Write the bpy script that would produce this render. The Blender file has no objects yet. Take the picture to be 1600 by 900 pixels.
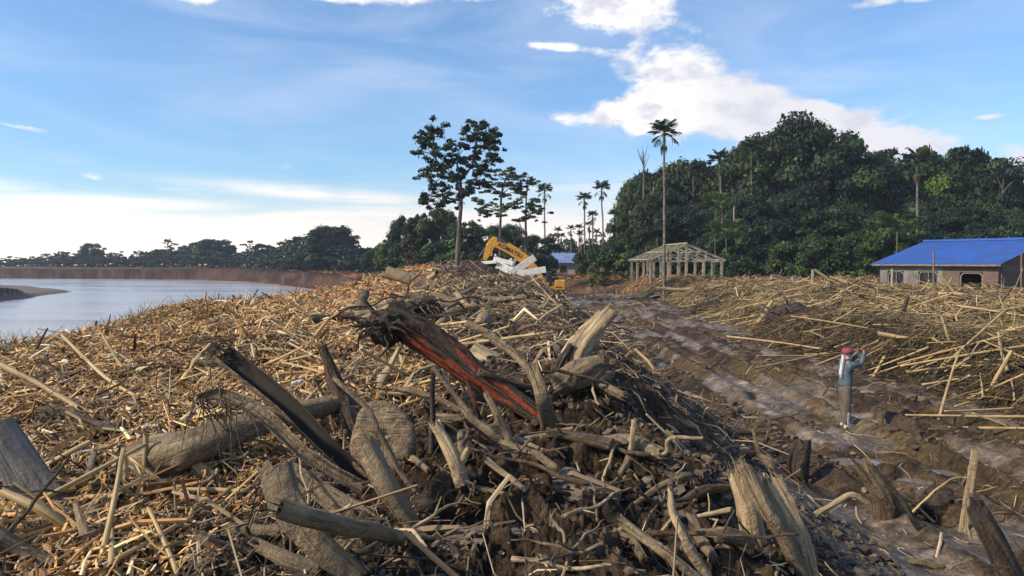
import bpy, math, random
import numpy as np
from mathutils import Vector, Matrix
R = math.radians
C = bpy.context.scene.collection
sc = bpy.context.scene

# ---------------------------------------------------------------- camera
F = 1155.0                      # focal length in pixels of a 1600 px wide picture
CAM = np.array([0.0, 0.0, 3.4])
PITCH = math.atan(42.0 / F)     # the camera looks slightly down
cam_data = bpy.data.cameras.new('camera')
cam = bpy.data.objects.new('camera', cam_data)
C.objects.link(cam)
cam_data.sensor_width = 36.0
cam_data.lens = 36.0 * F / 1600.0
cam_data.clip_start = 0.05
cam_data.clip_end = 9000
cam.location = CAM
cam.rotation_euler = (R(90) - PITCH, 0, 0)
sc.camera = cam

# ---------------------------------------------------------------- light
SUN_EL, SUN_AZ = 34.0, -108.0   # degrees; azimuth from +Y (the view) towards +X: the sun stands to the left, a little behind
sx = math.sin(R(SUN_AZ)) * math.cos(R(SUN_EL)); sy = math.cos(R(SUN_AZ)) * math.cos(R(SUN_EL)); sz = math.sin(R(SUN_EL))
sun_d = bpy.data.lights.new('sun', 'SUN'); sun_d.energy = 4.2; sun_d.angle = R(5.0); sun_d.color = (1.0, .85, .64)
sun = bpy.data.objects.new('sun', sun_d); C.objects.link(sun)
sun.rotation_euler = Vector((sx, sy, sz)).to_track_quat('Z', 'Y').to_euler()
sc.view_settings.view_transform = 'Standard'
sc.view_settings.look = 'None'
sc.view_settings.exposure = 0.50
sc.view_settings.gamma = 1.0
sc.view_settings.use_curve_mapping = False
sc.cycles.use_denoising = True
sc.cycles.max_bounces = 5
sc.cycles.diffuse_bounces = 2
sc.cycles.transparent_max_bounces = 6

# ---------------------------------------------------------------- node helper
class NT:
    def __init__(s, tree): s.t = tree; s.n = tree.nodes; s.l = tree.links
    def node(s, typ, props=None, **ins):
        nd = s.n.new(typ)
        for k, v in (props or {}).items(): setattr(nd, k, v)
        for k, v in ins.items():
            key = int(k[1:]) if k[0] == 'i' and k[1:].isdigit() else k.replace('_', ' ')
            s.put(nd.inputs[key], v)
        return nd
    def put(s, sock, v):
        if isinstance(v, bpy.types.NodeSocket): s.l.new(v, sock)
        elif isinstance(v, (tuple, list)) and sock.type == 'RGBA' and len(v) == 3: sock.default_value = (*v, 1)
        else: sock.default_value = v
    def math(s, op, a, b=0.0, c=None, clamp=False):
        nd = s.n.new('ShaderNodeMath'); nd.operation = op; nd.use_clamp = clamp
        s.put(nd.inputs[0], a); s.put(nd.inputs[1], b)
        if c is not None: s.put(nd.inputs[2], c)
        return nd.outputs[0]
    def vmath(s, op, a, b=(0, 0, 0)):
        nd = s.n.new('ShaderNodeVectorMath'); nd.operation = op
        s.put(nd.inputs[0], a); s.put(nd.inputs[1], b)
        return nd.outputs[0]
    def mix(s, f, a, b, mode='MIX'):
        nd = s.n.new('ShaderNodeMix'); nd.data_type = 'RGBA'; nd.blend_type = mode
        s.put(nd.inputs[0], f); s.put(nd.inputs[6], a); s.put(nd.inputs[7], b)
        return nd.outputs[2]
    def ramp(s, f, a, b, lo=0.0, hi=1.0):
        nd = s.n.new('ShaderNodeMapRange'); nd.interpolation_type = 'SMOOTHSTEP'
        s.put(nd.inputs[0], f); nd.inputs[1].default_value = a; nd.inputs[2].default_value = b
        nd.inputs[3].default_value = lo; nd.inputs[4].default_value = hi
        return nd.outputs[0]
    def noise(s, vec, scale, detail=4, rough=.55, out=0, dist=0.0):
        nd = s.n.new('ShaderNodeTexNoise'); s.put(nd.inputs['Vector'], vec)
        nd.inputs['Scale'].default_value = scale; nd.inputs['Detail'].default_value = detail
        nd.inputs['Roughness'].default_value = rough; nd.inputs['Distortion'].default_value = dist
        return nd.outputs[out]

# ---------------------------------------------------------------- sky
world = bpy.data.worlds.new('World'); sc.world = world; world.use_nodes = True
w = NT(world.node_tree)
for nd in list(w.n): w.n.remove(nd)
wout = w.n.new('ShaderNodeOutputWorld'); bg = w.n.new('ShaderNodeBackground'); bg.inputs[1].default_value = 0.10
w.l.new(bg.outputs[0], wout.inputs[0])
sky = w.n.new('ShaderNodeTexSky'); sky.sky_type = 'NISHITA'; sky.sun_disc = False
sky.sun_elevation = R(SUN_EL); sky.sun_rotation = R(SUN_AZ); sky.air_density = 1.0; sky.dust_density = 0.6; sky.ozone_density = 2.5
D = w.node('ShaderNodeTexCoord').outputs['Generated']
sep = w.node('ShaderNodeSeparateXYZ', i0=D)
dx, dy, dz = sep.outputs
hyp = w.math('MAXIMUM', w.math('SQRT', w.math('ADD', w.math('MULTIPLY', dx, dx), w.math('MULTIPLY', dy, dy))), .001)
el = w.math('DIVIDE', dz, hyp)                      # tangent of the elevation
az = w.math('ARCTAN2', dx, dy)                      # bearing from the view direction, radians
def bank(azc, elc, ra, re, gain=1.0, slope=0.0):    # one cloud bank, given by bearing and elevation
    a = w.math('SUBTRACT', az, azc)
    e = w.math('SUBTRACT', w.math('SUBTRACT', el, elc), w.math('MULTIPLY', a, slope))
    a = w.math('DIVIDE', a, ra); e = w.math('DIVIDE', e, re)
    q = w.math('ADD', w.math('MULTIPLY', a, a), w.math('MULTIPLY', e, e))
    return w.math('MULTIPLY', w.math('EXPONENT', w.math('MULTIPLY', q, -1.0)), gain)
def pxbank(px, py, rx, ry, gain=1.0, slope=0.0):
    t = (px - 800) / F; k = 1 / (1 + t * t)
    return bank(math.atan(t), (408 - py) / F * math.sqrt(k), rx / F * k, ry / F * math.sqrt(k), gain, slope)
def total(lst):
    o = lst[0]
    for b in lst[1:]: o = w.math('ADD', o, b)
    return o
cum = total([pxbank(1075, 140, 95, 66, 1.2), pxbank(950, 180, 105, 26, 1.05), pxbank(1180, 180, 130, 48, 1.1, -.1), pxbank(1310, 205, 120, 36, .95, -.1),
             pxbank(1440, 232, 130, 22, .8), pxbank(965, 18, 95, 46, 1.25), pxbank(1590, 268, 40, 40, 1.1), pxbank(870, 78, 90, 9, .8, -.1),
             pxbank(895, 130, 30, 14, .6), pxbank(970, 105, 50, 22, .45),
             pxbank(300, 0, 60, 14, 1.0), pxbank(560, -4, 150, 20, 1.05), pxbank(700, -40, 300, 34, 1.1), pxbank(1400, 2, 170, 16, .75), pxbank(1545, 184, 32, 6, .8),
             pxbank(45, 202, 60, 7, .7, -.13), pxbank(150, 275, 38, 11, .75), pxbank(450, 260, 34, 10, .65), pxbank(380, 252, 40, 5, .55), pxbank(1230, 420, 200, 200, .0)])
warp = w.noise(w.vmath('MULTIPLY', D, (1, 1, 1.6)), 7.0, 7, .62)
wsm = w.noise(w.vmath('MULTIPLY', D, (1, 1, 2.2)), 26.0, 6, .6)
field = w.math('ADD', cum, w.math('ADD', w.math('MULTIPLY', w.math('SUBTRACT', warp, .5), 1.5), w.math('MULTIPLY', w.math('SUBTRACT', wsm, .5), 1.15)))
field = w.math('ADD', field, -.5)
cden = w.ramp(field, -.04, .42)
cden = w.math('MULTIPLY', cden, w.ramp(cum, .10, .38))
# high thin streaks
stv = w.node('ShaderNodeCombineXYZ', i0=w.math('MULTIPLY', az, 1.6), i1=w.math('ADD', w.math('MULTIPLY', el, 6.5), w.math('MULTIPLY', az, .35)), i2=4.3).outputs[0]
st = w.noise(stv, 1.7, 7, .6, dist=.6)
veil = w.math('MULTIPLY', w.ramp(st, .34, .80), .40)
# low cloud bank along the horizon, brighter to the left
lowv = w.node('ShaderNodeCombineXYZ', i0=w.math('MULTIPLY', az, 3.0), i1=w.math('MULTIPLY', el, 22.0), i2=1.7).outputs[0]
ln = w.noise(lowv, 1.3, 7, .6)
el2 = w.math('ADD', el, w.math('MULTIPLY', w.math('SUBTRACT', ln, .5), .16))
low = w.math('MULTIPLY', w.ramp(el2, .115, .02), .93)
streak = w.math('MULTIPLY', total([pxbank(520, 305, 190, 11, .9, -.06), pxbank(160, 318, 240, 13, .8), pxbank(1000, 330, 200, 50, .5)]), w.ramp(ln, .3, .6))
lowm = w.math('MAXIMUM', low, streak, clamp=True)
leftness = w.ramp(az, -.05, -.75)
lowcol = w.mix(leftness, (9.2, 7.9, 7.2), (11.5, 10.6, 8.8))
shade = w.ramp(w.math('ADD', w.math('MULTIPLY', w.noise(w.vmath('MULTIPLY', D, (1, 1, 1.8)), 15.0, 7, .6), .7), w.math('MULTIPLY', warp, .4)), .44, .60)
dense = w.ramp(field, .15, 1.0)
sunside = w.ramp(az, .33, .12)
ccol = w.mix(w.math('MULTIPLY', w.math('SUBTRACT', 1.0, w.math('MULTIPLY', shade, w.math('ADD', .3, w.math('MULTIPLY', sunside, .7)))), .85), (8.8, 8.6, 8.3), (4.6, 4.75, 5.7))
skyc = w.mix(1.0, sky.outputs[0], (.98, 1.18, 1.34), 'MULTIPLY')
skyc = w.mix(w.ramp(el, .0, .45), w.mix(1.0, skyc, (.88, .92, .95), 'MULTIPLY'), skyc)
c1 = w.mix(veil, skyc, (5.9, 6.5, 7.9))
c2 = w.mix(lowm, c1, lowcol)
c3 = w.mix(cden, c2, ccol)
w.l.new(c3, bg.inputs[0])

# ---------------------------------------------------------------- tags and meshes
def tag(o, label=None, cat=None, group=None, kind=None):
    if label: o['label'] = label
    if cat: o['category'] = cat
    if group: o['group'] = group
    if kind: o['kind'] = kind
    return o
def link(name, me, mat=None, parent=None, loc=None):
    o = bpy.data.objects.new(name, me); C.objects.link(o)
    if mat is not None and not me.materials:
        for m in (mat if isinstance(mat, (list, tuple)) else [mat]): me.materials.append(m)
    if parent is not None: o.parent = parent
    if loc is not None: o.location = loc
    return o
def empty(name, loc=(0, 0, 0), rz=0):
    o = bpy.data.objects.new(name, None); C.objects.link(o)
    o.location = loc; o.rotation_euler = (0, 0, rz); o.empty_display_size = .2
    return o
def np_mesh(name, V, quads=None, tris=None, col=None, luv=None, smooth=False, mats=None):
    V = np.asarray(V, np.float32)
    me = bpy.data.meshes.new(name)
    me.vertices.add(len(V)); me.vertices.foreach_set('co', V.ravel())
    parts = []; starts = []; n = 0
    if quads is not None and len(quads):
        q = np.asarray(quads, np.int32); parts.append(q.ravel()); starts.append(np.arange(len(q), dtype=np.int32) * 4); n = q.size
    if tris is not None and len(tris):
        t = np.asarray(tris, np.int32); parts.append(t.ravel()); starts.append(n + np.arange(len(t), dtype=np.int32) * 3)
    li = np.concatenate(parts); ls = np.concatenate(starts)
    me.loops.add(len(li)); me.loops.foreach_set('vertex_index', li)
    me.polygons.add(len(ls)); me.polygons.foreach_set('loop_start', ls)
    if mats is not None: me.polygons.foreach_set('material_index', np.asarray(mats, np.int32))
    me.update(calc_edges=True)
    me.polygons.foreach_set('use_smooth', np.full(len(ls), bool(smooth)))
    if col is not None:
        a = me.attributes.new('col', 'FLOAT_COLOR', 'POINT')
        c4 = np.ones((len(V), 4), np.float32); c4[:, :np.asarray(col).shape[1]] = col
        a.data.foreach_set('color', c4.ravel())
    if luv is not None:
        a = me.attributes.new('luv', 'FLOAT_VECTOR', 'POINT'); a.data.foreach_set('vector', np.asarray(luv, np.float32).ravel())
    return me

# ---------------------------------------------------------------- noise in numpy
def _hash(ix, iy, s):
    h = (ix.astype(np.int64) * 374761393 + iy.astype(np.int64) * 668265263 + s * 1274126177) & 0xffffffff
    h = ((h ^ (h >> 13)) * 1274126177) & 0xffffffff
    return ((h ^ (h >> 16)) & 0xffffff) / float(0xffffff)
def vn(x, y, s=0):
    x = np.asarray(x, float); y = np.asarray(y, float)
    ix = np.floor(x); iy = np.floor(y); fx = x - ix; fy = y - iy
    fx = fx * fx * fx * (fx * (fx * 6 - 15) + 10); fy = fy * fy * fy * (fy * (fy * 6 - 15) + 10)
    a = _hash(ix, iy, s); b = _hash(ix + 1, iy, s); c = _hash(ix, iy + 1, s); d = _hash(ix + 1, iy + 1, s)
    return (a + (b - a) * fx) * (1 - fy) + (c + (d - c) * fx) * fy
def fbm(x, y, s=0, o=4, g=.5):
    t = 0; a = 1; n = 0
    for k in range(o):
        ca, sa = math.cos(k * 1.1 + .4), math.sin(k * 1.1 + .4)
        t = t + a * (vn(x * ca - y * sa, x * sa + y * ca, s + k * 17) - .5); n += a; a *= g; x = x * 2.03; y = y * 2.03
    return t / n * 2
def ridged(x, y, s=0, o=4, g=.55):
    t = 0; a = 1; n = 0
    for k in range(o):
        ca, sa = math.cos(k * 1.3 + .9), math.sin(k * 1.3 + .9)
        t = t + a * (1 - np.abs(vn(x * ca - y * sa, x * sa + y * ca, s + k * 13) * 2 - 1)); n += a; a *= g; x = x * 2.07; y = y * 2.07
    return t / n
def ss(x, a, b):
    t = np.clip((x - a) / (b - a), 0, 1)
    return t * t * (3 - 2 * t)

# ---------------------------------------------------------------- terrain
WATER = -2.0
RIVER = np.array([(-22, -200), (-20.5, 0), (-21.5, 20), (-23, 36), (-19.5, 50), (-18, 65), (-18.5, 85), (-22, 100), (-25, 106), (-34, 133), (-48, 160),
                  (-65, 189), (-93, 215), (-160, 231), (-400, 238), (-1200, 240), (-1200, 190), (-600, 196), (-250, 196), (-130, 176), (-96, 150), (-76, 130),
                  (-74, 122), (-70, 108), (-67, 96), (-90, 60), (-130, 10), (-190, -200)], float)
def river_d(X, Y):                      # distance to the water's edge, positive on land
    d = np.full(X.shape, 1e9); ins = np.zeros(X.shape, bool)
    n = len(RIVER)
    wx = X + 2.2 * fbm(X * .09, Y * .09, 91, 3) * ss(Y, 60, 110); wy = Y
    for i in range(n):
        ax, ay = RIVER[i]; bx, by = RIVER[(i + 1) % n]
        ex, ey = bx - ax, by - ay
        t = np.clip(((wx - ax) * ex + (wy - ay) * ey) / (ex * ex + ey * ey), 0, 1)
        d = np.minimum(d, np.hypot(wx - ax - t * ex, wy - ay - t * ey))
        if ay != by:
            c = ((ay > wy) != (by > wy)) & (wx < (bx - ax) * (wy - ay) / (by - ay) + ax)
            ins ^= c
    return np.where(ins, -d, d)
def itp(v, pts):
    a = np.array(pts, float)
    return np.interp(v, a[:, 0], a[:, 1])
def track_c(Y): return itp(Y, [(0, 7.6), (10, 7.5), (17, 7.3), (35, 7.5), (50, 7.6), (60, 8.0), (84, 8.2)])
def zones(X, Y):
    xr = itp(Y, [(0, 4.6), (8, 4.7), (12, 4.7), (20, 4.0), (30, 4.2), (45, 5.0), (58, 4.0), (66, 3.2), (75, 3.0)])
    xr = xr + .5 * fbm(X * .35, Y * .35, 5, 3)
    sw = itp(Y, [(0, 4.4), (12, 3.9), (20, 3.4), (40, 3.6), (60, 3.5)])
    cen = ss(xr - X, 0, 1) * 0 + ss((xr - X) / sw, 0, 1)
    xe = itp(Y, [(0, 10.6), (14, 10.2), (20, 10.3), (30, 10.6), (45, 11.6), (58, 12.4), (66, 12.0), (75, 11.6)]) + .6 * fbm(X * .3 + 9, Y * .3, 7, 3)
    rgt = ss(X - xe, 0, 2.2)
    far = ss(Y, 78, 90)
    return cen, rgt, far, xr, xe
PUDDLES = [(6.07, 12.6, .46, .36), (6.3, 11.55, .30, .20), (6.95, 11.97, .36, .22), (9.3, 29.8, .8, 1.1), (7.97, 19.9, .45, .45), (9.2, 42.7, .7, 1.5), (5.2, 15.9, .5, .4), (8.9, 19.0, .45, .35), (6.2, 18.1, .35, .4)]
def H(X, Y, detail=True, river=None):
    X = np.asarray(X, float); Y = np.asarray(Y, float)
    cen, rgt, far, xr, xe = zones(X, Y)
    hc = itp(Y, [(-20, 1.6), (0, 1.6), (4.5, 1.55), (8, 1.72), (14, 1.88), (25, 1.95), (40, 2.05), (55, 2.05), (66, 1.95), (75, 1.7), (88, 1.5), (140, 1.4)])
    lf = np.where(X < -4, (-4 - X), 0) * itp(Y, [(0, .02), (8, .05), (20, .075), (35, .075), (60, .03), (90, 0)])
    hl = hc - lf + .35 * np.exp(-((X + 11) / 3) ** 2 - ((Y - 25.5) / 3.5) ** 2) - .25 * np.exp(-((X + 3.5) / 2.2) ** 2 - ((Y - 11) / 5) ** 2)
    hl = hl + .95 * ss(X, -.5, -5) * ss(Y, 42, 60) + .75 * np.exp(-((X + 2.9) / 2.2) ** 2 - ((Y - 65) / 5) ** 2)
    hr = .75 * ss(X - xe, 0, 2.4) + (itp(Y, [(10, 0), (20, .15), (35, .45), (48, .8), (60, .8), (80, .7)])) * ss((X - xe) / itp(Y, [(0, 9), (48, 9), (66, 3.5)]), 0, 1)
    h = cen * hl + (1 - cen) * hr
    back = 1.25 + .25 * fbm(X * .03, Y * .03, 3, 3)
    h = h * (1 - far) + far * back
    h = h - 1.0 * np.exp(-((X - 4.2) / 4.2) ** 6 - ((Y - 81.5) / 4.5) ** 6)      # the hollow the excavator digs in
    if detail:
        tr = (1 - cen) * (1 - rgt) * (1 - far)
        near = ss(np.hypot(X, Y), 70, 25)
        wc = cen * ss(X, -9, -2)
        ang = fbm(X * .5, Y * .5, 60, 2) * 1.2
        n1 = fbm(X * .75, Y * .75, 11, 3)
        n2 = ridged(X * 1.9, Y * 1.9, 12, 3) - .5
        n3 = ridged(X * 6.0 + ang, Y * 6.0 + ang, 14, 4) - .5
        n4 = fbm(X * 19, Y * 19, 15, 2)
        n5 = ridged(X * 13 + ang, Y * 13 - ang, 16, 3) - .5; fl = ss(X, -2.0, .5) * ss(Y, 11, 7)
        h = h + wc * (.26 * n1 + (.22 + .12 * fl) * n2 * near + (.11 + .10 * fl) * n3 * near + (.02 + .055 * fl) * n5 * near + .028 * n4 * near)
        wl = cen * (1 - ss(X, -9, -2)) * (1 - far)
        h = h + wl * (.14 * fbm(X * .4, Y * .4, 21, 3) + .10 * n3 * near + .02 * n4 * near)
        h = h + rgt * (1 - far) * (.30 * fbm(X * .33, Y * .33, 31, 3) + .16 * n2 + .10 * n3 * near)
        # wheel and crawler ruts run with the track
        u = X - track_c(Y) + .35 * fbm(X * .15, Y * .15, 41, 2)
        rut = 0
        for c, wd, dp in ((-1.9, .28, .20), (-.5, .24, .12), (.35, .28, .18), (1.75, .26, .15), (2.6, .2, .07), (-2.9, .2, .07), (-1.3, .16, .05), (1.05, .16, .05)):
            q = (u - c) / wd
            rut = rut - dp * np.exp(-q * q) + dp * .55 * np.exp(-((np.abs(q) - 1.7) / .6) ** 2)
        cl = ridged(u * 2.6, Y * 1.1, 44, 4) - .5
        lumps = np.clip(ridged(X * 4.2, Y * 3.0, 47, 3) - .45, 0, 1)
        rough_ = ss(fbm(X * .55, Y * .3, 50, 3), -.25, .25)
        silt = 1 - .82 * ss(fbm(X * .6, Y * .3, 203, 5, .62), -.08, .16)      # smooth wet silt between the churned parts
        h = h + tr * (rut * (.45 + .55 * silt) * (.7 + .6 * vn(X * .3, Y * .15, 45)) + .03 * cl * silt + .06 * lumps * silt * ss(fbm(X * .4, Y * .3, 49, 2), -.1, .35) + .02 * n4 * silt + silt * (.065 * n3 + .085 * (ridged(u * 6.5, Y * 1.5, 53, 4) - .5)) * (.5 + .5 * rough_) + .05 * fbm(X * .22, Y * .22, 42, 2))
        h = h + far * .12 * fbm(X * .2, Y * .2, 55, 3)
        if Y.size and Y.min() < 46:                    # shallow hollows in the ruts hold water
            for (pxx, pyy, prx, pry) in PUDDLES:
                q = np.hypot((X - pxx) / prx, (Y - pyy) / pry) * (1 + .25 * fbm(X * 2.2, Y * 2.2, 58, 2))
                kb = np.exp(-np.minimum(q, 6) ** 4); k2 = np.exp(-((q - 1.45) / .35) ** 2)
                h = h * (1 - kb) + kb * -.12; h = h + k2 * np.maximum(0, -.01 - h)
    # banks and river bed
    if river is None:
        river = np.full(X.shape, 1e9); m = X < -6
        if np.any(m): river[m] = river_d(X[m], Y[m])
    d = river
    steep = ss(Y, 70, 100)
    pn = ss(d, 0, 3.0) * .38 + ss(d, 3.5, 10.5) * .62
    pf = ss(d, 0.2, 2.6) * .9 + ss(d, 3, 16) * .1
    p = pn * (1 - steep) + pf * steep
    bar = ss(-X, 58 + .10 * Y, 64 + .10 * Y) * ss(Y, 205, 190)      # the low sand bar on the far side of the bend
    top = h * (1 - bar) + bar * (-1.55 + .25 * ss(d, 3, 30))
    h = np.where(d > 60, top, (WATER - .05) + (top - WATER + .05) * p)
    h = np.where(d < 0, np.maximum(WATER - .05 + d * .25, -3.6), h)
    return h
def road_field(X, Y):
    cen, rgt, far, xr, xe = zones(X, Y)
    return (1 - cen) * (1 - rgt) * (1 - far)

# pixel of the photograph -> world ray; used only to look up where on the ground each thing stands
cp, sp = math.cos(PITCH), math.sin(PITCH)
def ray(px, py):
    a = (np.asarray(px, float) - 800) / F; b = (450 - np.asarray(py, float)) / F
    y = cp + b * sp; z = b * cp - sp
    return a / y, z / y                              # per metre of depth: dX, dZ
def P(px, py, Y):
    a, c = ray(px, py)
    return np.array([a * Y, Y, CAM[2] + c * Y])
_ts = np.exp(np.linspace(math.log(2.2), math.log(160), 520))
def Gd(px, py, lift=0.0):                            # depth at which the ray meets the ground plus lift
    px = np.atleast_1d(np.asarray(px, float)); py = np.atleast_1d(np.asarray(py, float))
    a, c = ray(px, py)
    out = np.full(px.shape, 160.0); done = np.zeros(px.shape, bool); prev = None
    XX = a[:, None] * _ts[None]; YY = np.broadcast_to(_ts, XX.shape)
    ZZ = CAM[2] + c[:, None] * _ts[None] - lift
    below = ZZ < H(XX, YY)
    idx = np.argmax(below, 1); hit = below.any(1)
    out[hit] = _ts[idx[hit]]
    return out
def G(px, py, lift=0.0):
    d = float(Gd(px, py, lift)[0])
    return P(px, py, d)
def Hs(x, y): return float(H(np.array([x]), np.array([y]))[0])

# ---------------------------------------------------------------- materials
def new_mat(name):
    m = bpy.data.materials.new(name); m.use_nodes = True
    t = NT(m.node_tree)
    for nd in list(t.n): t.n.remove(nd)
    out = t.n.new('ShaderNodeOutputMaterial'); b = t.n.new('ShaderNodeBsdfPrincipled')
    t.l.new(b.outputs[0], out.inputs[0])
    return m, t, b
def bump(t, b, h, strength=.5, dist=.02, normal=None):
    nd = t.node('ShaderNodeBump', Strength=strength, Distance=dist, Height=h)
    if normal is not None: t.put(nd.inputs['Normal'], normal)
    t.l.new(nd.outputs[0], b.inputs['Normal'])
    return nd.outputs[0]
def col_attr(t, nm='col'): return t.node('ShaderNodeAttribute', {'attribute_name': nm})
def mat_plain(name, c, rough=.6, metal=0.0, nscale=3.0, var=.18, spec=.5, bumps=0.0):
    m, t, b = new_mat(name)
    co = t.node('ShaderNodeTexCoord').outputs['Object']
    n = t.noise(co, nscale, 5, .6)
    cc = t.mix(t.ramp(n, .3, .7), tuple(x * (1 - var) for x in c), tuple(min(1, x * (1 + var)) for x in c))
    t.put(b.inputs['Base Color'], cc); b.inputs['Metallic'].default_value = metal
    t.put(b.inputs['Roughness'], t.ramp(n, .2, .8, max(.05, rough - .12), min(1, rough + .12)))
    b.inputs['Specular IOR Level'].default_value = spec
    if bumps: bump(t, b, t.noise(co, nscale * 8, 4), bumps, .02)
    return m
def mat_wood(name, dark, light, mud=(.16, .125, .085), mudamt=.45, streak=(3, 26, 26), rough=.8, bumps=.6, red=None):
    m, t, b = new_mat(name)
    uv = col_attr(t, 'luv').outputs['Vector']
    g = t.node('ShaderNodeNewGeometry').outputs['Position']
    s1 = t.noise(t.vmath('MULTIPLY', uv, streak), 1.0, 7, .65, dist=.4)
    s2 = t.noise(t.vmath('MULTIPLY', uv, (streak[0] * .6, streak[1] * .35, streak[2] * .35)), 1.0, 4, .6)
    c = t.mix(t.ramp(s1, .34, .66), dark, light)
    ck = t.ramp(t.noise(t.vmath('MULTIPLY', uv, (2.2, 55, 55)), 1.0, 3, .5), .60, .64)
    c = t.mix(t.math('MULTIPLY', ck, .75), c, tuple(x * .25 for x in dark))
    c = t.mix(t.ramp(s2, .45, .75, 0, .6), c, tuple(x * .5 for x in dark))
    if red:
        rm = t.ramp(t.noise(t.vmath('MULTIPLY', uv, (1.1, 6, 6)), 1.0, 5, .65, dist=.7), .53, .58)
        rc = t.mix(t.ramp(s1, .3, .7), red[0], red[1])
        dist_ = t.node('ShaderNodeVectorMath', {'operation': 'LENGTH'}, i0=t.node('ShaderNodeTexCoord').outputs['Object']).outputs['Value']
        rm = t.math('MULTIPLY', rm, t.ramp(dist_, 2.0, 1.35))
        c = t.mix(rm, c, rc)
    mm = t.ramp(t.noise(g, 3.1, 6, .62), .62 - .3 * mudamt, .80 - .3 * mudamt)
    c = t.mix(t.math('MULTIPLY', mm, min(1, mudamt * 1.6)), c, t.mix(t.noise(g, 30, 4), tuple(x * .7 for x in mud), tuple(x * 1.25 for x in mud)))
    t.put(b.inputs['Base Color'], c)
    t.put(b.inputs['Roughness'], t.math('SUBTRACT', rough, t.math('MULTIPLY', mm, .12)))
    b.inputs['Specular IOR Level'].default_value = .35
    hh = t.math('ADD', s1, t.math('ADD', t.math('MULTIPLY', t.noise(g, 24, 6, .7), .9), t.math('SUBTRACT', t.math('MULTIPLY', mm, .8), t.math('MULTIPLY', ck, 1.2))))
    bump(t, b, hh, min(1, bumps * 1.3), .045)
    return m
def mat_attr(name, rough=.75, var=.35, scale=18.0, spec=.3, transl=0.0, tint=(1, 1, 1)):
    """surface whose own colour is stored per piece"""
    m, t, b = new_mat(name)
    c = col_attr(t).outputs['Color']
    if transl:                                        # every tree has its own green
        rv = t.node('ShaderNodeObjectInfo').outputs['Random']
        c = t.mix(1.0, c, t.mix(rv, (.50, .58, .72), (1.40, 1.28, .80)), 'MULTIPLY')
    g = t.node('ShaderNodeNewGeometry').outputs['Position']
    n = t.noise(g, scale, 3, .6)
    c = t.mix(1.0, c, t.mix(n, (1 - var,) * 3, (1 + var,) * 3), 'MULTIPLY')
    if tint != (1, 1, 1): c = t.mix(1.0, c, tint, 'MULTIPLY')
    t.put(b.inputs['Base Color'], c); b.inputs['Roughness'].default_value = rough
    b.inputs['Specular IOR Level'].default_value = spec
    if transl:
        tr = t.node('ShaderNodeBsdfTranslucent', Color=c)
        mx = t.node('ShaderNodeMixShader', i0=transl); t.l.new(b.outputs[0], mx.inputs[1]); t.l.new(tr.outputs[0], mx.inputs[2])
        t.l.new(mx.outputs[0], t.n['Material Output'].inputs[0])
    return m
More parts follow.
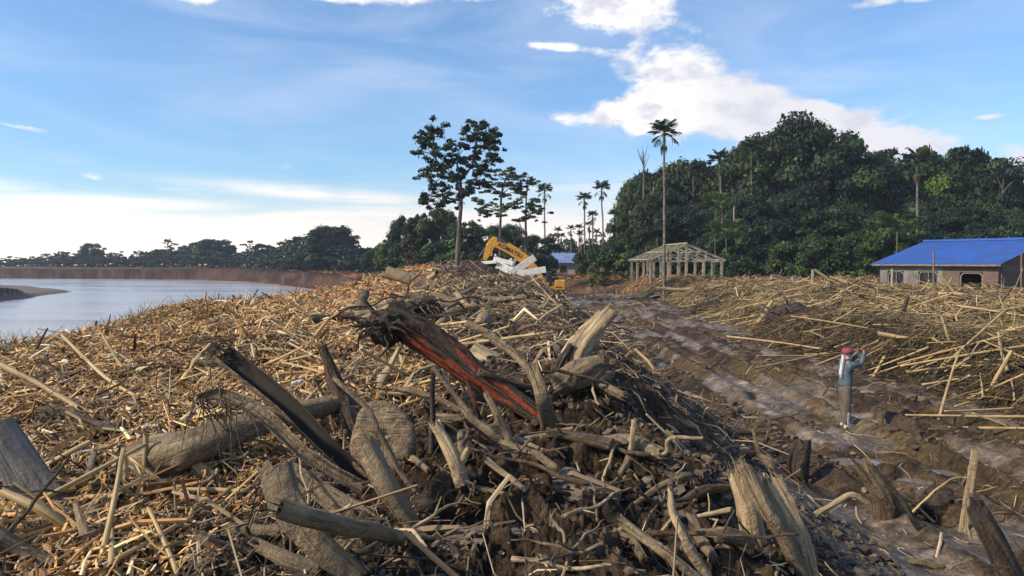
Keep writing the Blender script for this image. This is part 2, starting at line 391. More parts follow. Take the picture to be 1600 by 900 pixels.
# ---------------------------------------------------------------- ground sheet
def ground():
    a_f = np.linspace(R(-50), R(50), 880)
    a_c = np.linspace(R(50), R(310), 60)[1:-1]
    A = np.concatenate([a_f, a_c])
    Rr = np.concatenate([np.linspace(.4, 3, 12)[:-1], np.exp(np.linspace(math.log(3), math.log(42), 600))[:-1],
                         np.exp(np.linspace(math.log(42), math.log(300), 190))[:-1], np.exp(np.linspace(math.log(300), math.log(425), 6))])
    RA, AA = np.meshgrid(Rr, A, indexing='ij')
    X = RA * np.sin(AA); Y = RA * np.cos(AA)
    rd = np.full(X.shape, 1e9); m = X < -6
    rd[m] = river_d(X[m], Y[m])
    Z = H(X, Y, True, rd)
    nr, na = X.shape
    V = np.stack([X, Y, Z], -1).reshape(-1, 3)
    V = np.vstack([V, [[0, 0, float(Z[0].mean())]]])
    i = np.arange(nr - 1)[:, None]; j = np.arange(na)[None]
    j2 = (j + 1) % na
    Q = np.stack([i * na + j, i * na + j2, (i + 1) * na + j2, (i + 1) * na + j], -1).reshape(-1, 4)[:, ::-1]
    cidx = len(V) - 1
    T = np.stack([np.full(na, cidx), np.arange(na), (np.arange(na) + 1) % na], -1)[:, ::-1]
    # the soil's colours, with gap shade and wet sheen painted in
    cen, rgt, far, xr, xe = zones(X, Y)
    tr = (1 - cen) * (1 - rgt) * (1 - far)
    left = cen * (1 - ss(X, -7.5, -2.0))
    mud = np.array([.044, .029, .018]); mud2 = np.array([.108, .075, .046]); grey = np.array([.215, .172, .132]); straw = np.array([.12, .072, .032])
    bankc = np.array([.060, .032, .020]) * (.45 + .9 * ss(fbm(X * .5 + Y * .5, Z * 1.6, 208, 4), -.4, .4))[..., None]; soil = np.array([.15, .095, .05]); sand = np.array([.17, .14, .12]); olive = np.array([.105, .078, .034])
    n1 = ss(fbm(X * .8, Y * .8, 201, 4), -.25, .35)[..., None]
    n2 = ss(fbm(X * 5, Y * 5, 202, 4) * (1 - tr) + tr * fbm(X * 5.5, Y * 1.6, 207, 4), -.3, .4)[..., None]
    c = mud * (1 - n2) + mud2 * n2
    tcol = c * .74
    gm = (ss(fbm(X * .6, Y * .3, 203, 5, .62), -.06, .22) * (.45 + .55 * ss(ridged(X * 3, Y * 2, 206, 3), .8, .4)))[..., None]
    tcol = tcol * (1 - gm) + gm * (grey * (.7 + .5 * n2))  # pale grey silt, lightened further to carry the wet sheen in its colour
    om = (ss(fbm(X * .7 + 5, Y * .2, 204, 3), .12, .38) * .6)[..., None]
    tcol = tcol * (1 - om) + om * olive
    t3 = tr[..., None]
    dkm = (ss(X, -2.0, .5) * ss(Y, 12, 8) * cen)[..., None]; c = c * (1 - .30 * dkm)
    c = c * (1 - t3) + tcol * t3
    l3 = left[..., None]; lc = straw * (.45 + .6 * n2)  # shade of the gaps between chips is painted into the ground colour
    c = c * (1 - l3) + lc * l3
    r3 = (rgt * (.35 + .5 * ss(Y, 20, 34)))[..., None]
    c = c * (1 - r3) + r3 * (np.array([.15, .105, .055]) * (.5 + .6 * n2))
    f3 = ss(Y, 76, 88)[..., None]
    c = c * (1 - f3) + f3 * (soil * (.6 + .6 * n1))
    bk = (ss(rd, 14, 4) * ss(Z, 3, .9) * ss(Y, 50, 90))[..., None]
    c = c * (1 - bk) + bk * (bankc * (.7 + .5 * n1))
    sh = (ss(rd, 9, 4) * (1 - ss(Y, 50, 90)))[..., None]
    c = c * (1 - sh) + sh * (np.array([.12, .095, .055]) * (.6 + .6 * n1))
    sb = (ss(-X, 58, 64) * ss(Y, 186, 178) * (Z < -1))[..., None]
    c = c * (1 - sb) + sb * sand
    wet = np.clip(tr * (.12 + .88 * gm[..., 0]) + .25 * cen * (1 - left) * n1[..., 0] * (Y < 25) + ss(rd, 3, .5) * (Y < 60), 0, 1) * (1 - .8 * ss(Y, 70, 85))
    col = np.concatenate([c, wet[..., None]], -1).reshape(-1, 4)
    col = np.vstack([col, [[.08, .06, .04, 0]]])
    me = np_mesh('ground', V, Q, T, col=col, smooth=True)
    m, t, b = new_mat('mud')
    at = col_attr(t); g = t.node('ShaderNodeNewGeometry').outputs['Position']
    nf = t.noise(g, 26, 6, .65); nc = t.noise(g, 3.2, 5, .6)
    cc = t.mix(1.0, at.outputs['Color'], t.mix(t.ramp(nf, .3, .7), (.5, .5, .5), (1.5, 1.44, 1.36)), 'MULTIPLY')
    cc = t.mix(1.0, cc, t.mix(t.ramp(t.noise(g, 7.0, 6, .7), .35, .65), (.55, .55, .55), (1.4, 1.38, 1.34)), 'MULTIPLY')
    t.put(b.inputs['Base Color'], cc)
    wt = t.math('MULTIPLY', at.outputs['Alpha'], t.ramp(nc, .3, .62))
    t.put(b.inputs['Roughness'], t.math('SUBTRACT', .80, t.math('MULTIPLY', wt, .66)))
    t.put(b.inputs['Specular IOR Level'], t.math('MULTIPLY_ADD', at.outputs['Alpha'], .5, .12))
    far_f = t.ramp(t.node('ShaderNodeSeparateXYZ', i0=g).outputs[1], 30, 90, 1, .15)
    bump(t, b, t.math('MULTIPLY', t.math('SUBTRACT', 1.0, t.math('MULTIPLY', at.outputs['Alpha'], .7)), t.math('ADD', t.math('MULTIPLY', nf, .7), t.math('MULTIPLY', t.noise(g, 90, 4, .6), .3))), 1.0, .07)
    tag(link('ground', me, m), kind='structure')
ground()

# ---------------------------------------------------------------- river
def river():
    V = [(-1300, -230, WATER), (-12, -230, WATER), (-12, 300, WATER), (-1300, 300, WATER)]
    me = np_mesh('river_water', V, [(0, 1, 2, 3)])
    m, t, b = new_mat('river_water')
    g = t.node('ShaderNodeNewGeometry').outputs['Position']
    gs = t.vmath('MULTIPLY', g, (.35, 1.5, 1))
    big = t.noise(t.vmath('MULTIPLY', g, (.02, .07, 1)), 1.0, 4, .6)
    t.put(b.inputs['Base Color'], t.mix(big, (.32, .295, .305), (.44, .415, .425)))
    b.inputs['Roughness'].default_value = .16; b.inputs['IOR'].default_value = 1.33
    t.put(b.inputs['Roughness'], t.ramp(big, .35, .65, .10, .26))
    h = t.math('ADD', t.noise(gs, .9, 5, .6, dist=.5), t.math('MULTIPLY', t.noise(gs, .16, 3, .5), 1.6))
    bump(t, b, h, .55, .22)
    tag(link('water', me, m), kind='structure')
river()

# puddles lying in the hollows of the track
m, t, b = new_mat('puddle_water')
b.inputs['Base Color'].default_value = (.16, .135, .11, 1); b.inputs['Roughness'].default_value = .07
PUDDLE = m
for k_, (pxx, pyy, prx, pry) in enumerate(PUDDLES):
    n_ = 40; th_ = np.linspace(0, 2 * math.pi, n_, endpoint=False)
    V_ = [(pxx, pyy, -.065)] + [(pxx + prx * 1.42 * math.cos(a), pyy + pry * 1.42 * math.sin(a), -.065) for a in th_]
    tag(link('puddle', np_mesh('puddle', V_, None, [(0, k + 1, (k + 1) % n_ + 1) for k in range(n_)]), PUDDLE), kind='structure')
# ---------------------------------------------------------------- materials of the debris
M_STRAW = mat_attr('dry_reed', .7, .38, 22)
M_MUDDY = mat_attr('muddy_wood', .8, .4, 16, spec=.3)
M_BAMBOO = mat_wood('bamboo', (.30, .20, .085), (.52, .38, .18), mud=(.17, .13, .08), mudamt=.25, streak=(1.2, 20, 20), rough=.55, bumps=.15)
M_BAMBOO2 = mat_wood('weathered_bamboo', (.22, .15, .075), (.38, .28, .15), mud=(.12, .09, .055), mudamt=.5, streak=(1.2, 20, 20), rough=.7, bumps=.25)
M_LOG = mat_wood('muddy_log', (.125, .085, .048), (.34, .25, .145), mud=(.21, .155, .095), mudamt=.75)
M_PALE = mat_wood('barkless_wood', (.26, .185, .10), (.52, .395, .235), mud=(.23, .18, .12), mudamt=.45, bumps=.4)
M_DARK = mat_wood('dark_bark', (.025, .019, .014), (.10, .075, .05), mud=(.13, .10, .065), mudamt=.35, bumps=1.0)
M_BROWN = mat_wood('brown_bark', (.06, .04, .025), (.17, .115, .07), mud=(.16, .125, .08), mudamt=.45, bumps=.9)
M_RED = mat_wood('red_split_wood', (.020, .013, .009), (.10, .066, .04), mud=(.20, .15, .09), mudamt=.28, bumps=.9, red=((.13, .012, .006), (.46, .075, .018)))
M_GREY = mat_wood('grey_board', (.12, .10, .085), (.26, .215, .17), mud=(.2, .16, .115), mudamt=.4, bumps=.35)
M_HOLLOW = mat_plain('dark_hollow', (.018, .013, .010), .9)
M_CUT = mat_wood('end_grain', (.17, .12, .07), (.36, .27, .17), mud=(.14, .11, .07), mudamt=.4)
M_CLAY = mat_plain('clay', (.15, .115, .08), .8, nscale=5, var=.4, bumps=.8)
M_WHITEP = mat_plain('white_plastic', (.72, .73, .74), .35, var=.1)
M_ROOT = mat_wood('muddy_roots', (.05, .038, .026), (.17, .13, .085), mud=(.12, .095, .065), mudamt=.5)

# ---------------------------------------------------------------- stick litter (nobody could count it)
def sticks_mesh(name, P0, P1, wd, th, col, rng, bend=.06, hollow=False):
    """many short flat or round pieces between P0 and P1, four-sided, three rings"""
    n = len(P0)
    d = P1 - P0; L = np.linalg.norm(d, axis=1, keepdims=True) + 1e-6; d = d / L
    up = rng.randn(n, 3) * .5 + np.array([0, 0, 1])
    s = np.cross(d, up); s /= np.linalg.norm(s, axis=1, keepdims=True) + 1e-6
    u = np.cross(s, d)
    mid = (P0 + P1) / 2 + (s * rng.randn(n, 1) + u * np.abs(rng.randn(n, 1)) * .6) * L * bend
    rings = []
    for c, k in ((P0, rng.uniform(.6, 1, (n, 1))), (mid, np.ones((n, 1))), (P1, rng.uniform(.35, .95, (n, 1)))):
        a = s * wd[:, None] * k; b = u * th[:, None] * k
        rings.append(np.stack([c + a, c + b, c - a, c - b], 1))
    V = np.stack(rings, 1).reshape(-1, 3)           # n,3,4
    base = np.arange(n)[:, None, None] * 12
    q = []
    for r_ in range(2):
        for k in range(4):
            k2 = (k + 1) % 4
            q.append([r_ * 4 + k, r_ * 4 + k2, (r_ + 1) * 4 + k2, (r_ + 1) * 4 + k])
    q += [[0, 3, 2, 1], [8, 9, 10, 11]]
    Q = (base + np.array(q)[None]).reshape(-1, 4)
    cc = np.repeat(col, 12, 0)
    return np_mesh(name, V, Q, col=cc, smooth=False)

def scatter(n, rng, rmin, rmax, amin, amax):
    r = np.exp(rng.uniform(math.log(rmin), math.log(rmax), n)); a = R(1) * rng.uniform(amin, amax, n)
    return r * np.sin(a), r * np.cos(a), r
def lay(X, Y, L, yaw, pitch, off):
    """end points of pieces that lie on the ground there"""
    dx_, dy_ = np.sin(yaw) * L / 2 * np.cos(pitch), np.cos(yaw) * L / 2 * np.cos(pitch)
    z0 = H(X - dx_, Y - dy_); z1 = H(X + dx_, Y + dy_)
    dz_ = np.sin(pitch) * L / 2
    zc = H(X, Y); lo = np.maximum((z0 + z1) / 2, zc) + off
    sl = np.clip((z1 - z0) / 2, -L * .4, L * .4)
    return np.stack([X - dx_, Y - dy_, lo - sl - dz_], -1), np.stack([X + dx_, Y + dy_, lo + sl + dz_], -1)
def shades(rng, n, palette, weights, jit=.22):
    pal = np.array(palette); k = rng.choice(len(pal), n, p=np.array(weights) / sum(weights))
    return np.clip(pal[k] * np.exp(rng.randn(n, 1) * jit), 0, .8)

STRAWS = [(.42, .27, .11), (.33, .19, .07), (.50, .36, .18), (.18, .10, .045), (.38, .195, .075), (.07, .045, .026), (.60, .50, .34)]
def litter_left():
    rng = np.random.RandomState(1)
    X, Y, r = scatter(215000, rng, 2.6, 95, -42, 9)
    cen, rgt, far, xr, xe = zones(X, Y)
    lim = itp(Y, [(0, -2.2), (6, -2.4), (9, -1.6), (12, -1.2), (20, -1.8), (30, -3), (45, -4.5), (60, -6), (95, -7)])
    rd = river_d(X, Y)
    p = ss(lim + 1.5 * fbm(X * .5, Y * .5, 301, 3) - X, -.7, 1.0) * ss(rd, 4.5, 8)
    p = p * (.30 + .7 * ss(fbm(X * .9, Y * .9, 302, 3), -.5, .1))
    k = (rng.rand(len(X)) < p); X, Y, r = X[k], Y[k], r[k]; n = len(X)
    big = rng.rand(n) < .07
    grow = np.clip(r / 9, 1, 5.0) ** .75
    L = np.exp(rng.randn(n) * .5) * np.where(big, .30, .085) * grow
    L = np.minimum(L, 1.3)
    wd = np.exp(rng.randn(n) * .35) * np.where(big, .0125, .0090) * grow; th = wd * rng.uniform(.15, .8, n)
    fk = (rng.rand(n) < .05) & (L < .22) & (r < 22); wd = np.where(fk, wd * 2.8, wd); th = np.where(fk, th * .5, th)
    yaw = rng.uniform(0, math.pi, n); pitch = rng.randn(n) * .32 + (rng.rand(n) < .05) * rng.uniform(.3, 1.2, n)
    P0, P1 = lay(X, Y, L, yaw, pitch, rng.uniform(-.01, .09, n) + .25 * np.clip(L, 0, .5) * np.abs(np.sin(pitch)))
    col = shades(rng, n, STRAWS, [4, 5, 2.6, 3, 3, 2.6, .8])
    col = np.clip(col * np.array([1.34, 1.36, 1.40]), 0, .8); rusty = ss(Y, 16, 34)[:, None] * .30
    col = col * (1 - rusty) + col * np.array([1.1, .78, .55]) * rusty
    pt_ = ss(fbm(X * .8, Y * .8, 305, 3), .1, .45)[:, None] * .35; col = col * (1 - pt_)
    me = sticks_mesh('reed_litter', P0, P1, wd, th, col, rng)
    tag(link('reed_litter', me, M_STRAW), 'dry broken reeds and cane chips covering the river side of the heap', 'driftwood litter', kind='stuff')
litter_left()

MUDS = [(.115, .08, .048), (.19, .135, .08), (.06, .042, .027), (.31, .23, .135), (.038, .027, .018), (.45, .34, .21)]
def litter_centre():
    rng = np.random.RandomState(2)
    X, Y, r = scatter(120000, rng, 2.6, 88, -26, 36)
    cen, rgt, far, xr, xe = zones(X, Y)
    lim = itp(Y, [(0, -2.2), (6, -2.4), (9, -1.6), (12, -1.2), (20, -1.8), (30, -3), (45, -4.5), (60, -6), (95, -7)])
    dens = .35 + .65 * ss(fbm(X * .7, Y * .7, 311, 3), -.25, .25)
    dens *= np.minimum(1, .10 + .84 * ss(Y, 8.6, 14.0) + .5 * ss(X, -.8, -2.2)) * (1 - .55 * ss(X, .8, 2.0) * ss(Y, 16, 12))
    p = ss(X - lim, -1.3, .8) * ss(xr + .5 - X, -.4, 1.6) * dens * (1 - far)
    k = (rng.rand(len(X)) < p); X, Y, r = X[k], Y[k], r[k]; n = len(X)
    big = rng.rand(n) < .09
    grow = np.clip(r / 9, 1, 4.5) ** .72
    L = np.minimum(np.exp(rng.randn(n) * .55) * np.where(big, .36, .105) * grow, 1.9)
    wd = np.exp(rng.randn(n) * .4) * np.where(big, .012, .006) * grow; th = wd * rng.uniform(.4, 1.0, n)
    yaw = rng.uniform(0, math.pi, n); pitch = rng.randn(n) * .33 + (rng.rand(n) < .06) * rng.uniform(.3, 1.2, n)
    P0, P1 = lay(X, Y, L, yaw, pitch, rng.uniform(-.015, .07, n) + .2 * np.clip(L, 0, .5) * np.abs(np.sin(pitch)))
    col = shades(rng, n, MUDS, [3.5, 4, 3, 2.6, 2, 1.1], .25)
    pale = (ss(Y, 5.5, 9) * ss(Y, 60, 34))[:, None]
    col = col * (1 + .35 * pale)
    me = sticks_mesh('twig_litter', P0, P1, wd, th, col, rng, bend=.1)
    tag(link('twig_litter', me, M_MUDDY), 'mud coated twigs and splinters tangled over the middle of the heap', 'driftwood litter', kind='stuff')
litter_centre()

REEDR = [(.37, .26, .12), (.27, .185, .085), (.46, .35, .18), (.16, .115, .065), (.075, .055, .035)]
def litter_right():
    rng = np.random.RandomState(3)
    X, Y, r = scatter(165000, rng, 11, 72, 8, 42)
    cen, rgt, far, xr, xe = zones(X, Y)
    p = ss(X - xe, -.2, 1.0) * (.45 + .55 * ss(fbm(X * .6, Y * .6, 321, 3), -.4, .1)) * (1 - far)
    k = (rng.rand(len(X)) < p); X, Y, r = X[k], Y[k], r[k]; n = len(X)
    cen, rgt, far, xr, xe = zones(X, Y)
    big = rng.rand(n) < .11
    grow = np.clip(r / 16, 1, 3.5) ** .7
    L = np.minimum(np.exp(rng.randn(n) * .5) * np.where(big, .62, .20) * grow, 2.2)
    wd = np.exp(rng.randn(n) * .35) * np.where(big, .0125, .0085) * grow; th = wd * rng.uniform(.4, 1.0, n)
    yaw = rng.uniform(0, math.pi, n); yaw = np.where(rng.rand(n) < .3, math.pi / 2 + rng.randn(n) * .5, yaw)
    pitch = rng.randn(n) * .2 + (rng.rand(n) < .04) * rng.uniform(.3, 1.1, n)
    P0, P1 = lay(X, Y, L, yaw, pitch, rng.uniform(-.01, .22, n) + .3 * np.clip(L, 0, 1) * np.abs(np.sin(pitch)))
    col = shades(rng, n, REEDR, [3.4, 4, 1.6, 3.6, 3.4], .24) * (1 - .45 * ss(fbm(X * .5, Y * .5, 327, 3), .0, .4))[:, None]
    dk = (ss(X - xe + 2.2 * fbm(X * .35, Y * .35, 325, 2), 6.0, 1.5) * ss(Y, 46, 24))[:, None]              # the foot of this heap is trodden into the mud
    col = col * (1 - dk * .70)
    me = sticks_mesh('bamboo_litter', P0, P1, wd, th, col, rng)
    tag(link('bamboo_litter', me, M_STRAW), 'broken bamboo and reed pieces matted over the heap right of the track', 'driftwood litter', kind='stuff')
litter_right()

def litter_far():
    rng = np.random.RandomState(4)
    n = 26000
    X = rng.uniform(-60, 75, n); Y = np.exp(rng.uniform(math.log(74), math.log(185), n))
    rd = river_d(X, Y); k = (rd > 3) & ~((np.abs(X - 7.5) < 3.4) & (Y < 88)) & (np.abs(X) < Y * .75) & (fbm(X * .2, Y * .2, 331, 2) + rng.uniform(-.3, .5, n) > -.15)
    X, Y, rd = X[k], Y[k], rd[k]; n = len(X)
    L = np.exp(rng.randn(n) * .5) * .9; wd = np.exp(rng.randn(n) * .3) * .045; th = wd * .6
    yaw = rng.uniform(0, math.pi, n); pitch = rng.randn(n) * .3
    P0, P1 = lay(X, Y, L, yaw, pitch, rng.uniform(0, .3, n))
    col = shades(rng, n, [(.33, .20, .10), (.24, .14, .065), (.42, .29, .15), (.12, .08, .05)], [4, 4, 2, 2], .2) * np.array([1.1, .85, .7])
    me = sticks_mesh('flood_wrack', P0, P1, wd, th, col, rng)
    tag(link('flood_wrack', me, M_STRAW), 'rusty brown flood wrack strewn over the flats before the trees', 'driftwood litter', kind='stuff')
litter_far()

def track_litter():
    rng = np.random.RandomState(5)
    n = 5200
    Y = np.exp(rng.uniform(math.log(8), math.log(86), n)); X = rng.uniform(3.4, 13.5, n)
    k = (road_field(X, Y) > .3) & (fbm(X * .5, Y * .3, 341, 2) + rng.uniform(-.5, .5, n) > .12); X, Y = X[k], Y[k]; n = len(X)
    L = np.exp(rng.randn(n) * .5) * .2 * np.clip(Y / 14, 1, 3); wd = .008 * np.clip(Y / 14, 1, 3) * np.exp(rng.randn(n) * .3)
    P0, P1 = lay(X, Y, L, rng.uniform(0, math.pi, n), rng.randn(n) * .1, np.zeros(n) + .01)
    me = sticks_mesh('track_litter', P0, P1, wd, wd * .6, shades(rng, n, MUDS, [2, 4, 2, 3, 1, 1]), rng)
    tag(link('trodden_litter', me, M_MUDDY), 'trodden twig scraps lying in the mud of the track', 'driftwood litter', kind='stuff')
track_litter()

def clods():
    """small lumps of clay between the logs, one sheet of many: nobody could count them"""
    rng = np.random.RandomState(6)
    bm_v = np.array([(x, y, z) for x in (-1, 1) for y in (-1, 1) for z in (-1, 1)] + [(0, 0, 1.5), (0, 0, -1.5), (1.5, 0, 0), (-1.5, 0, 0), (0, 1.5, 0), (0, -1.5, 0)], float) * .6
    tris = []
    faces = {8: (1, 3, 7, 5), 9: (0, 4, 6, 2), 10: (4, 5, 7, 6), 11: (0, 2, 3, 1), 12: (2, 6, 7, 3), 13: (0, 1, 5, 4)}
    for c, f in faces.items():
        for k in range(4): tris.append((c, f[k], f[(k + 1) % 4]))
    tris = np.array(tris)
    X, Y, r = scatter(60000, rng, 2.8, 40, -20, 40)
    cen, rgt, far, xr, xe = zones(X, Y)
    p = (cen > .02) * ss(X, -3.2, -.6) * ss(fbm(X * .8, Y * .8, 351, 3), -.1, .4) + (1 - cen) * (1 - rgt) * ss(fbm(X * .5, Y * .5, 352, 3), .05, .4) * .7 * ss(fbm(X * .6, Y * .3, 203, 5, .62), .05, -.1)
    k = rng.rand(len(X)) < p; X, Y, r = X[k], Y[k], r[k]; n = len(X)
    s = np.exp(rng.randn(n) * .5) * .015 * np.clip(r / 8, 1, 2.4)
    sc3 = s[:, None] * rng.uniform(.6, 1.5, (n, 3)) * np.array([1.3, 1.3, .8])
    a = rng.uniform(0, 6.28, n)
    v = bm_v[None] * (1 + .32 * rng.randn(n, 14, 1)) * sc3[:, None]
    x = v[..., 0] * np.cos(a)[:, None] - v[..., 1] * np.sin(a)[:, None]; y = v[..., 0] * np.sin(a)[:, None] + v[..., 1] * np.cos(a)[:, None]
    V = np.stack([x + X[:, None], y + Y[:, None], v[..., 2] + (H(X, Y) + s * .3)[:, None]], -1).reshape(-1, 3)
    T = (np.arange(n)[:, None, None] * 14 + tris[None]).reshape(-1, 3)
    col = np.repeat(shades(rng, n, [(.09, .067, .047), (.14, .11, .08), (.055, .04, .03)], [3, 1.5, 2], .2), 14, 0)
    tag(link('mud_clods', np_mesh('mud_clods', V, None, T, col=col, smooth=False), M_MUDDY), 'small dark mud clods scattered over heap flank and track', 'mud clods', kind='stuff')
clods()

# ---------------------------------------------------------------- tubes: logs, branches, poles, roots
def crom(pts, n):
    pts = np.asarray(pts, float)
    if len(pts) == 2:
        t = np.linspace(0, 1, n)[:, None]; return pts[0] * (1 - t) + pts[1] * t
    q = np.vstack([2 * pts[0] - pts[1], pts, 2 * pts[-1] - pts[-2]])
    out = []; m = len(pts) - 1
    for u in np.linspace(0, m, n):
        i = min(int(u), m - 1); t = u - i
        a, b_, c_, d_ = q[i], q[i + 1], q[i + 2], q[i + 3]
        out.append(.5 * (2 * b_ + (c_ - a) * t + (2 * a - 5 * b_ + 4 * c_ - d_) * t * t + (3 * b_ - a - 3 * c_ + d_) * t ** 3))
    return np.array(out)
class Geo:
    def __init__(s): s.V = []; s.Q = []; s.T = []; s.U = []; s.n = 0; s.mq = []; s.mt = []
    def add(s, V, Q=(), T=(), U=None, mat=0):
        V = np.asarray(V, float); s.V.append(V)
        if len(Q): s.Q.append(np.asarray(Q) + s.n); s.mq += [mat] * len(Q)
        if len(T): s.T.append(np.asarray(T) + s.n); s.mt += [mat] * len(T)
        s.U.append(np.asarray(U, float) if U is not None else V * 1.0); s.n += len(V)
    def tube(s, pts, rad, sides=10, n=None, rng=None, rough=.12, flat=1.0, up=None, caps='broken', bark=.06, arc=None, thick=.18, mats=(0, 1), knots=0):
        rng = rng or np.random.RandomState(0)
        pts = np.asarray(pts, float)
        L = np.linalg.norm(np.diff(pts, axis=0), axis=1).sum()
        rm = float(np.mean(rad))
        n = n or int(np.clip(L / max(rm * .55, .012), 4, 70))
        if sides >= 12: sides = int(sides * 1.6); n = int(np.clip(L / (rm * .28), n, 90))
        c = crom(pts, n); ra = np.interp(np.linspace(0, 1, n), np.linspace(0, 1, len(np.atleast_1d(rad))), np.atleast_1d(rad)) if np.size(rad) > 1 else np.full(n, float(np.ravel(rad)[0]))
        # crooked centre line
        if rough > 0 and n > 3:
            m_ = int(np.clip(L / (rm * 4.5), 2, 9)) + 1; w_ = rng.randn(m_, 3) * rough * rm * .7; w_[0] = 0; w_[-1] = 0; c = c + crom(w_, n)
        t = np.gradient(c, axis=0); t /= np.linalg.norm(t, axis=1, keepdims=True) + 1e-9
        u0 = np.array(up if up is not None else (0, 0, 1.0))
        if abs(np.dot(u0, t[0])) > .95: u0 = np.array([0, -1.0, 0]) if up is None else np.array([1.0, 0, 0])
        a = np.zeros((n, 3)); prev = u0
        for i in range(n):
            v = prev - np.dot(prev, t[i]) * t[i]; v /= np.linalg.norm(v) + 1e-9; a[i] = v; prev = v
        b_ = np.cross(t, a)
        al = np.concatenate([[0], np.cumsum(np.linalg.norm(np.diff(c, axis=0), axis=1))])
        if arc is None:
            th = np.linspace(0, 2 * math.pi, sides, endpoint=False)
            o_ = rng.rand(4) * 60; ca_, sa_ = np.cos(th)[None], np.sin(th)[None]; aa_ = al[:, None] / max(rm, .01)
            lob = 1 + bark * (2.6 * fbm(ca_ * .9 + o_[0] + aa_ * .22, sa_ * .9 + o_[1] + aa_ * .05, 3, 2) + 1.5 * fbm(ca_ * 4.2 + o_[2] + aa_ * .10, sa_ * 4.2 + o_[3] + aa_ * .35, 5, 3) + .18 * rng.randn(n, sides))
            for _ in range(knots):
                ki = rng.randint(n); ks = rng.randint(sides)
                for di in (-1, 0, 1):
                    for dj in (-1, 0, 1):
                        if 0 <= ki + di < n: lob[ki + di, (ks + dj) % sides] += .22 / (1 + abs(di) + abs(dj))
            rr = ra[:, None] * lob
            V = c[:, None] + (a[:, None] * np.cos(th)[None, :, None] * flat + b_[:, None] * np.sin(th)[None, :, None]) * rr[..., None]
            if caps in ('broken', 'hollow'):
                j0 = (np.abs(fbm(ca_[0] * 2 + o_[0], sa_[0] * 2, 9, 2)) * 1.6 + .16 * np.abs(rng.randn(sides))) * rm; j1 = (np.abs(fbm(ca_[0] * 2 + o_[1], sa_[0] * 2, 10, 2)) * 2.0 + .2 * np.abs(rng.randn(sides))) * rm
                V[0] -= t[0] * j0[:, None]; V[-1] += t[-1] * j1[:, None]
            if caps in ('broken', 'hollow0', 'hollow1') and sides >= 19 and L > rm * 3:      # torn splinters standing out of the break
                for e_, ri, sg_ in ((0, 0, -1), (1, n - 1, 1)):
                    for _ in range(9):
                        kk = rng.randint(sides); p_ = c[ri] + (V[ri, kk] - c[ri]) * rng.uniform(.45, .97); ln_ = rm * rng.uniform(.5, 1.9)
                        q_ = p_ + sg_ * t[ri] * ln_ + rng.randn(3) * rm * .16; s.box(p_ - sg_ * t[ri] * rm * .6, q_, a[ri] * rm * rng.uniform(.04, .13), b_[ri] * rm * rng.uniform(.03, .09), mats[0], taper=.15)
            U = np.stack([np.broadcast_to(al[:, None], (n, sides)), np.broadcast_to(np.cos(th) * rm, (n, sides)), np.broadcast_to(np.sin(th) * rm, (n, sides))], -1) + rng.rand() * 40
            i = np.arange(n - 1)[:, None]; j = np.arange(sides)[None]; j2 = (j + 1) % sides
            Q = np.stack([i * sides + j, (i + 1) * sides + j, (i + 1) * sides + j2, i * sides + j2], -1).reshape(-1, 4)
            s.add(V.reshape(-1, 3), Q, U=U.reshape(-1, 3), mat=mats[0])
            ofs = s.n - n * sides
            for e, ring, sg in ((0, 0, -1), (1, n - 1, 1)):
                ids = ofs + ring * sides + np.arange(sides)
                Vr = V[ring]; cc = Vr.mean(0)
                if caps == 'hollow' or (caps == 'hollow0' and e == 0) or (caps == 'hollow1' and e == 1):
                    inner = cc + (Vr - cc) * .72; deep = c[ring] + (Vr - cc) * .6 - sg * t[ring] * min(L * .45, ra[ring] * 3.2)
                    Vn = np.vstack([inner, deep, [deep.mean(0)]]); o2 = s.n
                    s.add(Vn, (), U=np.zeros((len(Vn), 3)))
                    k = np.arange(sides); k2 = (k + 1) % sides
                    q1 = np.stack([ids[k], ids[k2], o2 + k2, o2 + k], -1); q2 = np.stack([o2 + k, o2 + k2, o2 + sides + k2, o2 + sides + k], -1)
                    tt = np.stack([o2 + sides + k, o2 + sides + k2, np.full(sides, o2 + 2 * sides)], -1)
                    if sg < 0: pass
                    else: q1 = q1[:, ::-1]; q2 = q2[:, ::-1]; tt = tt[:, ::-1]
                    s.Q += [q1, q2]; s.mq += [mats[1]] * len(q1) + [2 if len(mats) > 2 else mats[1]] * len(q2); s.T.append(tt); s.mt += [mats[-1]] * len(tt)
                else:
                    o2 = s.n; ctr = cc + sg * t[ring] * (0 if caps == 'cut' else rm * .2)
                    s.add([ctr], (), U=[(al[ring] * .1, 0, 0)])
                    k = np.arange(sides); k2 = (k + 1) % sides
                    tt = np.stack([ids[k], ids[k2], np.full(sides, o2)], -1)
                    if sg > 0: tt = tt[:, ::-1]
                    s.T.append(tt[:, ::-1] if False else tt); s.mt += [mats[1] if len(mats) > 1 else 0] * len(tt)
        else:
            a0, a1 = arc                              # opening angles of a split trunk or bark sheet
            th = np.linspace(R(a0), R(a1), sides)
            lob = 1 + bark * (2.2 * fbm(th[None] * 1.3 + rng.rand() * 50, al[:, None] / rm * .35, 6, 3) + .25 * rng.randn(n, sides))
            rr = ra[:, None] * lob
            dirv = a[:, None] * np.cos(th)[None, :, None] * flat + b_[:, None] * np.sin(th)[None, :, None]
            Vo = c[:, None] + dirv * rr[..., None]; Vi = c[:, None] + dirv * (rr * (1 - thick))[..., None]
            j0 = (np.abs(fbm(th * 2.2 + 7, th * 0, 9, 2)) * 1.3 + .12 * np.abs(rng.randn(sides))) * rm; j1 = (np.abs(fbm(th * 2.2 + 3, th * 0, 11, 2)) * 1.3 + .12 * np.abs(rng.randn(sides))) * rm
